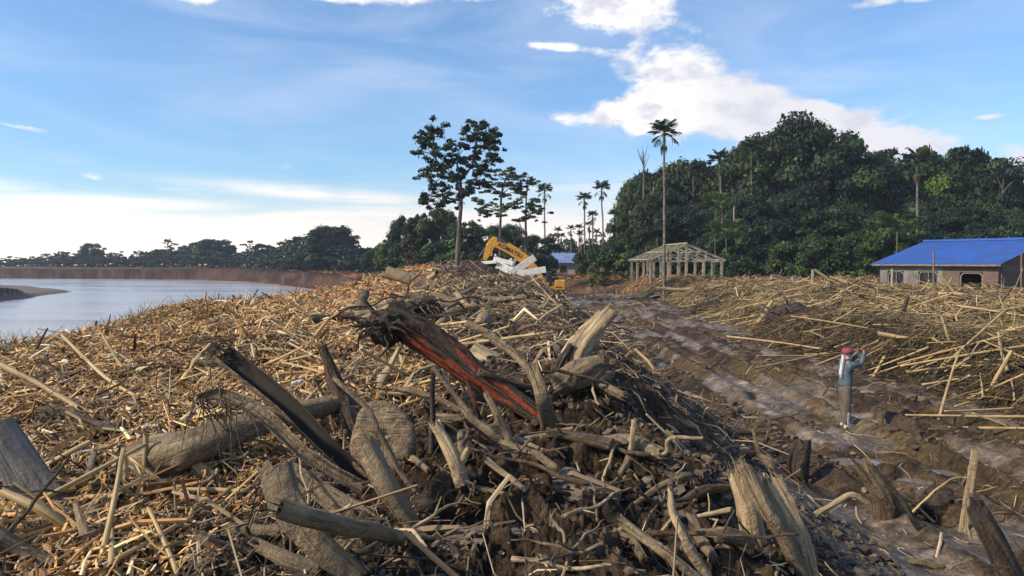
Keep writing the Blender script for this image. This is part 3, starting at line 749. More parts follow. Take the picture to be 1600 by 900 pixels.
            Vo[0] -= t[0] * j0[:, None]; Vi[0] -= t[0] * j0[:, None]; Vo[-1] += t[-1] * j1[:, None]; Vi[-1] += t[-1] * j1[:, None]
            V = np.concatenate([Vo, Vi[:, ::-1]], 1); S2 = 2 * sides
            aa = np.concatenate([th, th[::-1]])
            U = np.stack([np.broadcast_to(al[:, None], (n, S2)), np.broadcast_to(np.cos(aa) * rm, (n, S2)), np.broadcast_to(np.sin(aa) * rm, (n, S2))], -1) + rng.rand() * 40
            i = np.arange(n - 1)[:, None]; j = np.arange(S2)[None]; j2 = (j + 1) % S2
            Q = np.stack([i * S2 + j, (i + 1) * S2 + j, (i + 1) * S2 + j2, i * S2 + j2], -1).reshape(-1, 4)
            mat = np.where((np.broadcast_to(j, (n - 1, S2)).reshape(-1) >= sides) , mats[1], mats[0])
            base = s.n
            s.add(V.reshape(-1, 3), (), U=U.reshape(-1, 3)); s.Q.append(Q + base); s.mq += list(mat)
            k = np.arange(sides - 1)
            for ring, rev in ((0, False), (n - 1, True)):
                q = np.stack([base + ring * S2 + k, base + ring * S2 + k + 1, base + ring * S2 + S2 - 2 - k, base + ring * S2 + S2 - 1 - k], -1)
                if rev: q = q[:, ::-1]
                s.Q.append(q); s.mq += [mats[0]] * len(q)
        return s
    def box(s, p0, p1, wv, hv, mat=0, taper=1.0):
        """bar from p0 to p1 with half width vector wv and half height vector hv"""
        p0, p1, wv, hv = map(lambda v: np.asarray(v, float), (p0, p1, wv, hv))
        V = [p0 - wv - hv, p0 + wv - hv, p0 + wv + hv, p0 - wv + hv] + [p1 + (-wv - hv) * taper, p1 + (wv - hv) * taper, p1 + (wv + hv) * taper, p1 + (-wv + hv) * taper]
        L = np.linalg.norm(p1 - p0); W = np.linalg.norm(wv); h_ = np.linalg.norm(hv)
        U = [(0, -W, -h_), (0, W, -h_), (0, W, h_), (0, -W, h_), (L, -W, -h_), (L, W, -h_), (L, W, h_), (L, -W, h_)]
        s.add(V, [(0, 3, 2, 1), (4, 5, 6, 7), (0, 1, 5, 4), (1, 2, 6, 5), (2, 3, 7, 6), (3, 0, 4, 7)], U=U, mat=mat)
        return s
    def abox(s, c, h_, mat=0):
        c = np.array(c, float)
        return s.box(c - (h_[0], 0, 0), c + (h_[0], 0, 0), (0, h_[1], 0), (0, 0, h_[2]), mat)
    def lump(s, c, r, rng, rough=.3, seg=14, mat=0, squash=(1, 1, 1)):
        ph = np.linspace(0, math.pi, seg // 2 + 2); th = np.linspace(0, 2 * math.pi, seg, endpoint=False)
        PH, TH = np.meshgrid(ph, th, indexing='ij')
        d = np.stack([np.sin(PH) * np.cos(TH), np.sin(PH) * np.sin(TH), np.cos(PH)], -1)
        o = rng.rand(3) * 50
        nz = fbm(d[..., 0] * 1.6 + o[0], d[..., 1] * 1.6 + d[..., 2] * 1.3 + o[1], 7, 3) + .5 * fbm(d[..., 0] * 5 + o[2], d[..., 2] * 5 + d[..., 1] * 3, 8, 2)
        V = np.array(c) + d * (1 + rough * nz)[..., None] * r * np.array(squash)
        V[0] = V[0].mean(0); V[-1] = V[-1].mean(0)
        nr = len(ph); i = np.arange(nr - 1)[:, None]; j = np.arange(seg)[None]; j2 = (j + 1) % seg
        Q = np.stack([i * seg + j, (i + 1) * seg + j, (i + 1) * seg + j2, i * seg + j2], -1).reshape(-1, 4)
        s.add(V.reshape(-1, 3), Q, U=(V - np.array(c)).reshape(-1, 3) + o, mat=mat)
        return s
    def mesh(s, name, origin=(0, 0, 0), smooth=False):
        V = np.vstack(s.V) - np.array(origin); U = np.vstack(s.U)
        Q = np.vstack(s.Q) if s.Q else None; T = np.vstack(s.T) if s.T else None
        return np_mesh(name, V, Q, T, luv=U, smooth=smooth, mats=(s.mq if s.Q else []) + (s.mt if s.T else []))

def autosmooth(o, ang=50):
    me = o.data
    me.polygons.foreach_set('use_smooth', np.ones(len(me.polygons), bool))
    try:
        me.set_sharp_from_angle(angle=R(ang))
    except Exception: pass

def px_path(pts):
    """points given where the photo shows them: (px, py, dia_px[, dz]) -> positions; the first point sits on the ground,
    (.., 'g') points too, others keep the depth of the last ground point plus dz metres"""
    out = []; rad = []; Y0 = None
    for p in pts:
        px, py, dp = p[:3]
        if Y0 is None or (len(p) > 3 and p[3] == 'g'):
            off = p[4] if len(p) > 4 else (p[3] if len(p) > 3 and not isinstance(p[3], str) else 0)
            Y0 = G(px, py, .02)[1] + off; q = P(px, py, Y0)
        else:
            q = P(px, py, Y0 + (p[3] if len(p) > 3 else 0))
        out.append(q); rad.append(dp * q[1] / F / 2)
    return np.array(out), np.array(rad)

def log_thing(name, label, cat, pts, mats, group=None, seed=0, sides=14, caps='broken', bark=.07, rough=.25, flat=1.0, arc=None, thick=.18, up=None, extra=None, n=None, knots=1, path=None):
    rng = np.random.RandomState(seed)
    pp, rad = px_path(pts) if path is None else path
    g = Geo(); org = pp[0].copy()
    g.tube(pp, rad, sides=sides, rng=rng, rough=rough, caps=caps, bark=bark, flat=flat, arc=arc, thick=thick, up=up, mats=(0, 1, 2) if arc is None else (0, 1), n=n, knots=knots)
    if extra: extra(g, pp, rad, rng)
    me = g.mesh(name, org)
    for m_ in mats: me.materials.append(m_)
    while len(me.materials) < 3: me.materials.append(M_HOLLOW)
    o = link(name, me, None, None, org); autosmooth(o)
    tag(o, label, cat, group)
    return o
def fibres(parent, name, at_, n, length, rad, seed, spread=.25, down=1.0, mat=None, dirv=None):
    """hanging strips, roots or splinters, one part of their thing"""
    rng = np.random.RandomState(seed); g = Geo(); org = np.array(parent.location)
    for k in range(n):
        p0 = np.array(at_[k % len(at_)]) + rng.randn(3) * spread * .3
        d = (np.array(dirv) if dirv is not None else np.array([0, 0, 0.])) + rng.randn(3) * np.array([.8, .8, .5]) + np.array([0, 0, -.7 * down]); d /= np.linalg.norm(d)
        L = length * rng.uniform(.4, 1.3)
        p1 = p0 + d * L * .5 + rng.randn(3) * L * .12; p2 = p1 + (d + np.array([0, 0, -.9 * down]) + rng.randn(3) * .3) * L * .4
        g.tube([p0, p1, p2], [rad * rng.uniform(.6, 1.4), rad * .7, rad * .25], sides=5, n=6, rng=rng, caps='cut', mats=(0, 0))
    o = link(name, g.mesh(name, org), mat or M_ROOT, parent)
    return o
# ---------------------------------------------------------------- the large pieces one can name
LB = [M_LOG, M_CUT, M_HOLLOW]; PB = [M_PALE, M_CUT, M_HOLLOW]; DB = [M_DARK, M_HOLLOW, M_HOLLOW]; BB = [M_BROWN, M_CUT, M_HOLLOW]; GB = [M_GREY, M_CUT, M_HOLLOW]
BM = [M_BAMBOO, M_HOLLOW, M_HOLLOW]; BW = [M_BAMBOO2, M_HOLLOW, M_HOLLOW]
# the red split trunk in the middle with its root mass
rl = log_thing('fallen_trunk', 'big split trunk with raw red wood lying across the middle of the heap', 'tree trunk',
    [(856, 662, 22), (806, 620, 32, .2), (738, 576, 40, .3), (676, 536, 44, .4), (616, 498, 50, .45)], [M_RED, M_DARK, M_HOLLOW], seed=3, sides=22, bark=.12, rough=.4, knots=5)
def roots_of(parent, px, py, dpx, Y, n, length, seed, squash=(1, .8, .9), mat=None):
    c = P(px, py, Y); r = dpx * Y / F / 2; rng = np.random.RandomState(seed); g = Geo(); org = np.array(parent.location)
    g.lump(c, r, rng, rough=.5, seg=22, squash=squash)
    for k in range(n):
        d = rng.randn(3); d[2] = abs(d[2]) * .4 - .3; d /= np.linalg.norm(d)
        p0 = c + d * r * .7; p1 = p0 + d * r * length * .5 + rng.randn(3) * r * .2; p2 = p1 + (d + [0, 0, -.6]) * r * length * .5 + rng.randn(3) * r * .2
        g.tube([p0, p1, p2], [r * .10, r * .06, r * .02], sides=6, n=8, rng=rng, caps='cut', mats=(0, 0), rough=1.2)
    o = link('root_mass', g.mesh('root_mass', org), mat or M_ROOT, parent); autosmooth(o, 40)
    return o
Yr = rl.location[1]
roots_of(rl, 606, 508, 66, Yr + .38, 70, .85, 5, mat=M_DARK)
roots_of(rl, 655, 478, 44, Yr + .8, 26, 1.3, 6, squash=(1.4, .8, .7), mat=M_ROOT)
log_thing('branch', 'thin bare reddish branch hanging down below the red trunk', 'branch', [(750, 656, 7), (742, 630, 7, -.05), (732, 597, 8, .05)], [M_RED, M_DARK], seed=9, sides=8)
log_thing('log', 'pale thick log with a sawn end lying close behind the red trunk', 'log', [(818, 583, 36, .9), (775, 566, 37, 0.05), (738, 553, 34, .2)], PB, seed=11, sides=16, caps='cut')
log_thing('stump', 'tall weathered stump leaning up at the edge of the track', 'tree stump', [(896, 580, 40), (905, 548, 38, .0), (925, 518, 34, .05), (942, 496, 27, .1)], PB, seed=12, sides=16, bark=.16, flat=.7, knots=5, n=26)
log_thing('stump', 'broad broken stump lying low at the foot of the tall leaning stump', 'tree stump', [(872, 606, 34, -.1), (900, 590, 40, -.1), (938, 568, 30, .0)], LB, seed=13, sides=16, bark=.16, caps='hollow1', knots=4, n=22)
log_thing('stump', 'dark narrow splinter of trunk standing left of the tall leaning stump', 'tree stump', [(868, 588, 12, -.05), (878, 565, 16), (890, 545, 12)], DB, seed=14)
log_thing('branch', 'long forked grey branch sloping down beside the pale sawn log', 'branch', [(856, 640, 12, -.3), (823, 572, 13, .1), (775, 532, 14, .3), (735, 508, 12, .4)], LB, seed=15, sides=10, knots=2, n=30)
log_thing('log', 'short hollow log end pointing at the viewer behind the red trunk', 'log', [(752, 512, 22, -.3), (758, 497, 24, .3)], LB, seed=16, sides=14, caps='hollow0')
log_thing('bark_slab', 'upright slab of bark wedged at the lower end of the red trunk', 'bark', [(857, 668, 26, -.35), (845, 625, 26, -.2), (836, 585, 18, -.1)], LB, seed=17, sides=14, flat=.3, up=(0, 1, 0), bark=.1)
log_thing('log', 'long bare log lying level behind the root mass of the red trunk', 'log', [(713, 497, 9), (660, 483, 12, .1), (613, 472, 13, .2)], LB, seed=18)
log_thing('log', 'thick fallen log lying on the crest left of the tall tree', 'log', [(682, 447, 14), (645, 436, 17, .3), (610, 427, 20, .8)], LB, seed=19)
log_thing('log', 'leaning log with dark tip resting against the left side of the root mass', 'log', [(540, 513, 9), (570, 500, 11, .1), (602, 485, 13, .3)], PB, seed=20)
log_thing('stump', 'pointed pale stump leaning right between the split trunk and the root mass', 'tree stump', [(584, 617, 24), (603, 585, 20, .05), (620, 552, 9, .1)], PB, seed=21, sides=12, flat=.7)
log_thing('log', 'dark branch with a pale broken end, slanting under the red trunk', 'log', [(787, 692, 20, -.1), (765, 676, 22), (743, 660, 14, .02), (712, 618, 8, .1), (680, 578, 7, .15)], LB, seed=22, sides=12)
log_thing('stake', 'thin dark stake standing upright below the red trunk', 'stake', [(674, 706, 9), (675, 650, 9, .02), (677, 588, 7, .05)], DB, seed=23)
log_thing('log', 'slender log lying left of the red trunk on the tangled twigs', 'log', [(742, 650, 9), (680, 622, 10, .1), (622, 608, 9, .2)], LB, seed=24)
log_thing('log', 'short thick mud brown log lying below the slender log', 'log', [(726, 655, 14), (682, 653, 15, .05)], LB, seed=25)
def forkA(g, pp, rad, rng):
    q = P(717, 730, pp[0][1]); q2 = P(731, 703, pp[0][1] - .05); g.tube([q, q2], [rad[0] * .5, rad[0] * .4], sides=10, rng=rng)
log_thing('forked_branch', 'pale forked branch standing in the mud below the red trunk', 'branch', [(722, 752, 26, -.05), (708, 716, 24), (685, 673, 17, .1)], PB, seed=26, extra=forkA, knots=2)
log_thing('log', 'grey bare log leaning upward from the dark hole below the red trunk', 'log', [(805, 712, 14), (785, 665, 14, .1), (762, 620, 10, .2)], LB, seed=27)
log_thing('stick', 'straight barkless stick lying at the edge of the dark hole', 'stick', [(820, 765, 9), (763, 721, 10, .1)], PB, seed=28)
log_thing('stick', 'barkless stick lying right of the dark hole under the red trunk', 'stick', [(854, 706, 7), (810, 686, 9, .1)], PB, seed=29)
log_thing('stake', 'short pale stake standing upright right of the red trunk', 'stake', [(985, 709, 9), (991, 656, 8, .03)], PB, seed=30, caps='cut')
log_thing('log', 'rounded log end half buried behind the short pale stake', 'log', [(1024, 708, 24), (985, 690, 26, .1), (948, 692, 24, .15)], LB, seed=31, sides=14)
log_thing('pole', 'long thin pale pole lying level toward the track', 'pole', [(1088, 627, 3.4), (985, 622, 4), (885, 624, 4, .1)], BM, seed=32, sides=7)
log_thing('branch', 'elbow shaped branch lying right of the short pale stake', 'branch', [(982, 709, 7), (1036, 709, 7), (1048, 686, 7), (1096, 685, 6)], PB, seed=33, sides=8)
log_thing('branch', 'pale curved branch lying on twigs behind the sawn log', 'branch', [(833, 515, 5), (845, 498, 5, .2), (877, 477, 4, .4)], PB, seed=34, sides=8)
log_thing('log', 'short freshly cut log on the crest below the excavator arm', 'log', [(733, 482, 9), (714, 459, 8, .3)], PB, seed=35)
log_thing('log', 'log stripped of bark leaning down toward the bottom edge, left of the elbow branch foot', 'log', [(1086, 902, 17, -.05), (1030, 856, 19, 0.02), (978, 820, 17, .05)], PB, seed=36, sides=16)
log_thing('branch', 'crooked barkless branch with a bent top at the bottom edge', 'branch', [(1103, 900, 17, -.05), (1075, 850, 17), (1054, 808, 13, .02), (1047, 768, 8, .05)], PB, seed=37, sides=12, knots=2)
log_thing('log', 'short thick smooth log with shredded ends in the lower right mud', 'log', [(1177, 842, 37, -.05), (1168, 795, 37), (1156, 750, 32, .05)], PB, seed=38, sides=18, bark=.03)
l38 = bpy.context.scene.objects[-1] if False else None
log_thing('log', 'long log with peeling bark slanting right of the shredded smooth log', 'log', [(1250, 892, 24, -.1), (1207, 812, 26), (1165, 735, 20, .1)], LB, seed=39, sides=16, bark=.09)
log_thing('split_trunk', 'split pale trunk, rightmost of the logs slanting to the bottom edge', 'log', [(1268, 898, 22, -.1), (1245, 830, 28), (1210, 758, 34, .08)], PB, seed=40, sides=16, flat=.6, bark=.10)
log_thing('plank', 'narrow splintered plank leaning on the split pale trunk', 'plank', [(1258, 866, 8, -.12), (1222, 765, 8, .0)], PB, seed=41, sides=6)
log_thing('branch', 'small bare branch rising above the split pale trunk', 'branch', [(1216, 745, 14), (1200, 722, 16), (1185, 708, 8, .03), (1178, 674, 6, .05)], LB, seed=42, sides=9)
log_thing('branch', 'twisted bare branch lying across the mud behind the peeling log', 'branch', [(1183, 720, 9), (1150, 716, 8), (1120, 712, 7)], PB, seed=43, sides=9)
log_thing('stump', 'dark square stump at the border of the muddy track', 'tree stump', [(1250, 748, 30, -.05), (1250, 722, 30), (1252, 702, 26)], DB, seed=44, sides=10, bark=.12)
log_thing('log', 'mud covered log lying behind the crooked barkless branch', 'log', [(1074, 745, 16), (1025, 738, 18, .05)], BB, seed=45)
log_thing('root_tangle', 'muddy tangle of bark and roots in front of the shredded smooth log', 'roots', [(1168, 845, 18, -.1), (1140, 835, 22, -.1), (1105, 832, 12, -.05)], LB, seed=46, bark=.2, knots=5)
log_thing('branch', 'short pale branch lying left of the shredded smooth log', 'branch', [(1074, 812, 6), (1138, 797, 9)], PB, seed=47)
log_thing('log', 'bark covered log lying behind the tangle of bark and roots', 'log', [(1060, 790, 14), (1100, 768, 17, .05), (1142, 762, 12, .1)], BB, seed=48)
log_thing('stump', 'dark brown leaning stump in the lower right by the puddles', 'tree stump', [(1384, 806, 34, -.05), (1372, 775, 34), (1357, 741, 28, .05)], BB, seed=49, sides=14, bark=.09)
log_thing('branch', 'dark slanting branch right of the leaning brown stump', 'branch', [(1438, 828, 10), (1412, 785, 9), (1383, 750, 5, .05)], DB, seed=50, sides=8)
log_thing('reed', 'thin pale reed bent over the dark root ball', 'reed', [(1415, 812, 3.4), (1448, 778, 3.4), (1486, 749, 3.2, .1), (1514, 747, 2.6, .1)], BM, seed=51, sides=6)
log_thing('reed', 'thin straight reed slanting behind the leaning brown stump', 'reed', [(1462, 818, 5), (1420, 782, 4, .1), (1377, 753, 3, .2)], BM, seed=52, sides=6)
bd = log_thing('board', 'pale narrow board standing upright in the mud near the right edge', 'board', [(1504, 832, 13, -.02), (1524, 703, 11, .0)], PB, seed=53, sides=4, caps='cut', bark=.02, flat=.35, up=(.3, 1, 0), rough=.05)
log_thing('wood_chunk', 'flat pale chunk of wood at the foot of the upright board', 'wood chunk', [(1484, 832, 20, .1), (1524, 846, 24, .1)], PB, seed=54, flat=.5)
log_thing('post', 'dark mossy post leaning at the bottom right corner', 'post', [(1580, 905, 44, -.1), (1558, 855, 38), (1533, 808, 32, .05)], DB, seed=55, sides=16, bark=.06)
log_thing('branch', 'pale curving branch lying left of the leaning brown stump', 'branch', [(1274, 804, 9), (1305, 785, 9), (1330, 774, 9), (1352, 784, 8)], PB, seed=56, sides=9)
log_thing('log', 'straight log half sunk in mud below the leaning brown stump', 'log', [(1382, 852, 12), (1293, 821, 11, .05)], LB, seed=57)
log_thing('branch', 'splintered branch lying along the bottom edge left of the mossy post', 'branch', [(1470, 886, 10), (1420, 876, 10), (1377, 870, 6)], LB, seed=58)

def lump_thing(name, label, cat, px, py, dpx, seed, mat, squash=(1, 1, .8), rough=.4, roots=0, dz=0.0, sink=.25):
    q = G(px, py, 0); Y = q[1] + dz; c = P(px, py, Y); r = dpx * Y / F / 2; rng = np.random.RandomState(seed)
    g = Geo(); g.lump(c, r, rng, rough=rough, seg=26, squash=squash); c2 = c.copy()
    o = link(name, g.mesh(name, c2), mat, None, c2); autosmooth(o, 45)
    tag(o, label, cat)
    if roots:
        g = Geo()
        for k in range(roots):
            d = rng.randn(3) * [1, .9, .6]; d[2] += .1; d /= np.linalg.norm(d)
            p0 = c + d * r * np.array(squash) * .8; p1 = p0 + d * r * .5 + rng.randn(3) * r * .25; p2 = p1 + (d * .5 + rng.randn(3) * .5 + [0, 0, -.5]) * r * .6
            g.tube([p0, p1, p2], [r * .055, r * .04, r * .012], sides=5, n=7, rng=rng, caps='cut', mats=(0, 0), rough=1)
        link('roots', g.mesh('roots', c2), M_ROOT, o)
    return o
lump_thing('root_ball', 'dark muddy root ball behind the bent reed near the right edge', 'root ball', 1468, 788, 62, 61, M_DARK, roots=26)
lump_thing('root_ball', 'dark root ball with torn roots at the far edge of the track', 'root ball', 1112, 486, 46, 62, M_DARK, squash=(1.15, 1, .75), roots=34)
lump_thing('root_ball', 'tangled dark root ball in the reed heap right of the track', 'root ball', 1236, 496, 58, 63, M_DARK, squash=(1.3, 1, .7), roots=44)
lump_thing('root_ball', 'small dark root lump lying left of the bark strips', 'root ball', 388, 866, 62, 64, M_DARK, squash=(1, 1, .8), roots=22)
lump_thing('clay_lump', 'flat pale clay lump on the dark mud at bottom centre', 'clay lump', 812, 834, 34, 65, M_CLAY, squash=(1.2, 1, .55))
lump_thing('clay_lump', 'rounded clay lump at the bottom edge, lowest of the clay lumps', 'clay lump', 847, 880, 28, 66, M_CLAY, squash=(1, 1, .9))
lump_thing('clay_lump', 'small round clay lump right above the two larger clay lumps', 'clay lump', 865, 822, 16, 67, M_CLAY)
lump_thing('mud_mound', 'mound of sticky brown mud at the bottom centre of the heap', 'mud mound', 740, 850, 110, 68, M_CLAY, squash=(1.3, 1, .45), dz=.15)
lump_thing('mud_mound', 'rough dark mud mound right below the forked pale branch', 'mud mound', 700, 800, 120, 69, M_DARK, squash=(1.2, 1, .6), dz=.2, roots=20)
lump_thing('mud_mound', 'mud mound with torn fibres right of the straight barkless stick', 'mud mound', 880, 770, 110, 70, M_CLAY, squash=(1.4, 1, .5), dz=.2, roots=18)

# --- left foreground
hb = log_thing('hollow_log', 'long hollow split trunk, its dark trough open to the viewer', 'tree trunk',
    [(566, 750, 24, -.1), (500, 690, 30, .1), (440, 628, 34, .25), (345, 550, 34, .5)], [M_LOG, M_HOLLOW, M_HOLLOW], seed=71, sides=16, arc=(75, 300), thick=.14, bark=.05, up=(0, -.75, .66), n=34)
fibres(hb, 'torn_fibres', [P(342, 545, hb.location[1] + .5)] * 3, 26, .22, .007, 72, spread=.12, mat=M_ROOT, dirv=(-1.0, 0, .35))
bs = log_thing('bark_strip', 'long curved bark strip lying under the hollow split trunk', 'bark', [(566, 762, 20, -.2), (480, 710, 22, 0), (410, 648, 22, .1), (350, 616, 20, .2), (308, 622, 16, .2)], BB, seed=73, sides=12, arc=(60, 250), thick=.2, up=(0, -.6, .8), n=34)
fibres(bs, 'torn_fibres', [P(312, 622, bs.location[1] + .2), P(345, 618, bs.location[1] + .2), P(380, 632, bs.location[1] + .1)], 34, .40, .006, 74, spread=.2, down=1.6)
log_thing('log', 'thick mud coated log, its blunt end below the bark strip', 'log', [(232, 722, 70, -.35), (290, 697, 62, -.2), (380, 662, 42, .1), (520, 632, 30, .6)], LB, seed=75, sides=20, bark=.06, n=34, knots=2)
vt = log_thing('leaning_trunk', 'dark split trunk standing behind the hollow one, leaning left', 'tree trunk', [(566, 705, 26, .1), (545, 640, 28, .15), (524, 590, 26, .2), (508, 556, 16, .25)], BB, seed=76, sides=14, bark=.14, n=26)
fibres(vt, 'hanging_roots', [P(560, 640, vt.location[1] - .1), P(575, 690, vt.location[1] - .1), P(590, 700, vt.location[1])], 22, .42, .007, 77, spread=.25, down=1.8)
log_thing('log', 'smooth round log running down right from the leaning dark trunk', 'log', [(642, 815, 26, -.05), (605, 765, 36), (575, 705, 36, .1)], LB, seed=78, sides=18, bark=.03)
log_thing('branch', 'long curving root branch hanging right of the leaning dark trunk', 'branch', [(662, 782, 8), (625, 738, 10, .05), (600, 690, 10, .05), (575, 640, 9, .1), (524, 592, 8, .15)], LB, seed=79, sides=9, n=26)
def slab_thing():
    cx, cy = 597, 690
    base = G(600, 748, 0); Y = base[1] + .0
    rng = np.random.RandomState(80); n = 96; k = Y / F
    th = np.linspace(0, 2 * math.pi, n, endpoint=False)
    r = 1 + .08 * np.sin(th * 2 + .8) + .06 * np.sin(th * 3 + 2) + .05 * fbm(np.cos(th) * 3, np.sin(th) * 3, 4, 3)
    ox = np.cos(th) * r * 50; oy = np.sin(th) * r * 68
    oy = np.where(oy < 0, oy * .9, oy)
    org = P(cx, 755, Y)
    rings = []
    g = Geo()
    for dist, scl in ((.0, .0), (.0, .15), (.005, .3), (.01, .45), (.01, .6), (.01, .75), (.005, .88), (-.01, .97), (-.04, 1.0), (-.11, .97), (-.14, .6), (-.15, 0.0)):
        px = cx + ox * scl; py = cy - oy * scl
        yy = Y - dist - .10 + (754 - py) * k * .30
        nz = .03 * fbm(ox * scl * .05 + 9, oy * scl * .05, 5, 4) + .002 * rng.randn(n)
        rings.append(np.stack([(P(px, py, 1.0) * 0 + 0)[0] if False else np.array([P(px[i], py[i], yy[i] + nz[i]) for i in range(n)])], 0)[0])
    V = np.vstack(rings); nr = len(rings)
    i = np.arange(nr - 1)[:, None]; j = np.arange(n)[None]; j2 = (j + 1) % n
    Q = np.stack([i * n + j, (i + 1) * n + j, (i + 1) * n + j2, i * n + j2], -1).reshape(-1, 4)[:, ::-1]
    g.add(V, Q, U=V * 1.0)
    o = link('wood_slab', g.mesh('wood_slab', org), [M_LOG], None, org); autosmooth(o, 50)
    tag(o, 'big round mud caked slab of wood standing on edge behind the logs', 'wood slab')
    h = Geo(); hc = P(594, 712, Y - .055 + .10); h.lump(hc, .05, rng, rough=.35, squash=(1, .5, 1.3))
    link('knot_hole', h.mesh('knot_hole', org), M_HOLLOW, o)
slab_thing()
log_thing('bark_sheet', 'wide curled sheet of grey bark standing in the left foreground', 'bark', [(556, 900, 36, -.1), (500, 848, 48, -.02), (455, 785, 56, .05), (434, 734, 58, .1)], [M_LOG, M_LOG, M_HOLLOW], seed=81, sides=14, arc=(-75, 75), thick=.1, up=(0, -1, .35), flat=.5, n=26)
log_thing('bark_sheet', 'second grey bark sheet leaning behind the long mud coated log', 'bark', [(582, 818, 30, .1), (520, 782, 36, .15), (452, 738, 34, .25)], [M_LOG, M_LOG, M_HOLLOW], seed=82, sides=12, arc=(-70, 70), thick=.12, up=(0, -1, .5), flat=.5)
log_thing('log', 'mud coated log with a dark broken end in the left foreground', 'log', [(624, 842, 24, -.3), (560, 826, 28, -.55), (500, 810, 31, -.75), (438, 794, 32, -.85)], [M_LOG, M_DARK, M_HOLLOW], seed=83, sides=18, bark=.04, caps='hollow1', n=30)
log_thing('log', 'short round log lying left below the curled bark sheet', 'log', [(450, 832, 20), (405, 828, 20, .02), (364, 829, 19, .02)], LB, seed=84, sides=14)
log_thing('log', 'stubby log with broken ends just left of the root lump', 'log', [(362, 862, 22), (316, 842, 22, .03)], LB, seed=85, sides=14)
log_thing('log', 'mud brown log lying along the bottom edge under the bark sheet', 'log', [(494, 890, 26, -.05), (455, 874, 26), (416, 858, 22, .05)], LB, seed=86, sides=14)
rt = log_thing('log', 'dark short log with fibrous roots below the thick mud coated log', 'log', [(458, 706, 22), (412, 712, 26), (372, 716, 28)], DB, seed=87, sides=14, bark=.12)
fibres(rt, 'hanging_roots', [P(385, 722, rt.location[1] - .05)], 20, .16, .006, 88, spread=.25)
log_thing('hollow_branch', 'short hollow tube of pale bark lying among the reed chips', 'bark', [(345, 757, 25), (308, 728, 22, .1)], [M_PALE, M_PALE, M_HOLLOW], seed=89, sides=16, caps='hollow0', bark=.03)
log_thing('board', 'broad dark board sloping down at the left edge', 'board', [(92, 815, 66, .0), (45, 742, 62, .15), (-8, 662, 52, .3)], [M_GREY, M_GREY, M_HOLLOW], seed=90, sides=8, flat=.13, up=(.4, -.5, .75), bark=.03, caps='cut')
log_thing('plank', 'straight grey plank lying level across the reeds at bottom left', 'plank', [(271, 826, 11), (131, 823, 9, .0)], GB, seed=91, sides=6, caps='cut', bark=.03, rough=.05)
sb_ = log_thing('bark_strip', 'shredded curling strip of bark above the root lump at bottom left', 'bark', [(320, 822, 16), (262, 828, 14), (200, 846, 10), (145, 864, 6)], GB, seed=92, sides=10, flat=.5, bark=.15, n=22)
fibres(sb_, 'torn_fibres', [P(300, 824, sb_.location[1]), P(270, 830, sb_.location[1]), P(312, 820, sb_.location[1])], 26, .30, .006, 93, spread=.15, mat=M_GREY, down=1.3)
log_thing('log', 'dark twisted log with peeling bark in the left reed litter', 'log', [(214, 682, 11), (150, 665, 20), (100, 645, 18, .05), (60, 641, 10, .1)], BB, seed=94, sides=12, bark=.12, n=24)
log_thing('log', 'thick pale log at the bottom left corner', 'log', [(78, 880, 18, -.05), (35, 862, 22), (-10, 832, 26)], LB, seed=95, sides=14)
log_thing('wood_splinter', 'torn upright splinter of pale wood beside the grey plank', 'wood splinter', [(143, 868, 16), (132, 832, 18), (120, 792, 10, .05)], PB, seed=96, flat=.4, up=(0, -1, .2))
log_thing('wood_splinter', 'flat weathered splinter standing in the reeds left of the hollow tube', 'wood splinter', [(129, 768, 12), (147, 709, 9, .05)], GB, seed=97, flat=.4, up=(0, -1, .2))
# named bamboo in the left foreground
def bamboo_path(g, pp, rad, rng): pass
for lab, pts, sd in [
    ('longest bamboo pole of the left edge, lying in from the frame', [(153, 655, 9), (75, 608, 9, .25), (-6, 566, 9, .5)], 101),
    ('thin bamboo pole crossing the reeds toward the mud coated log', [(226, 628, 6), (160, 585, 6, .5), (97, 524, 5, 1.2)], 102),
    ('thick yellow bamboo with a cut end left of the grey plank', [(118, 832, 15, -.05), (62, 795, 15, .0), (8, 770, 13, .1)], 103),
    ('short bamboo pole resting on the broad dark board', [(44, 742, 9, -.1), (92, 716, 9, .0), (138, 692, 8, .1)], 104),
    ('upright yellow bamboo piece in front of the mud coated log', [(226, 764, 9), (227, 722, 8, .02), (228, 681, 8, .05)], 105),
    ('second upright bamboo piece, just left of the taller yellow one', [(199, 776, 8), (197, 742, 8, .02), (195, 708, 7, .05)], 106),
    ('arched bamboo pole lying above the hollow split trunk', [(487, 556, 6), (430, 546, 6, .1), (376, 549, 6, .1)], 107),
    ('bamboo pole sticking out of the reed crest by the river', [(205, 592, 5), (182, 560, 5, .2), (160, 522, 4, .4)], 108)]:
    log_thing('bamboo_pole', lab, 'bamboo pole', pts, BM, seed=sd, sides=10, caps='hollow', bark=.015, rough=.1)

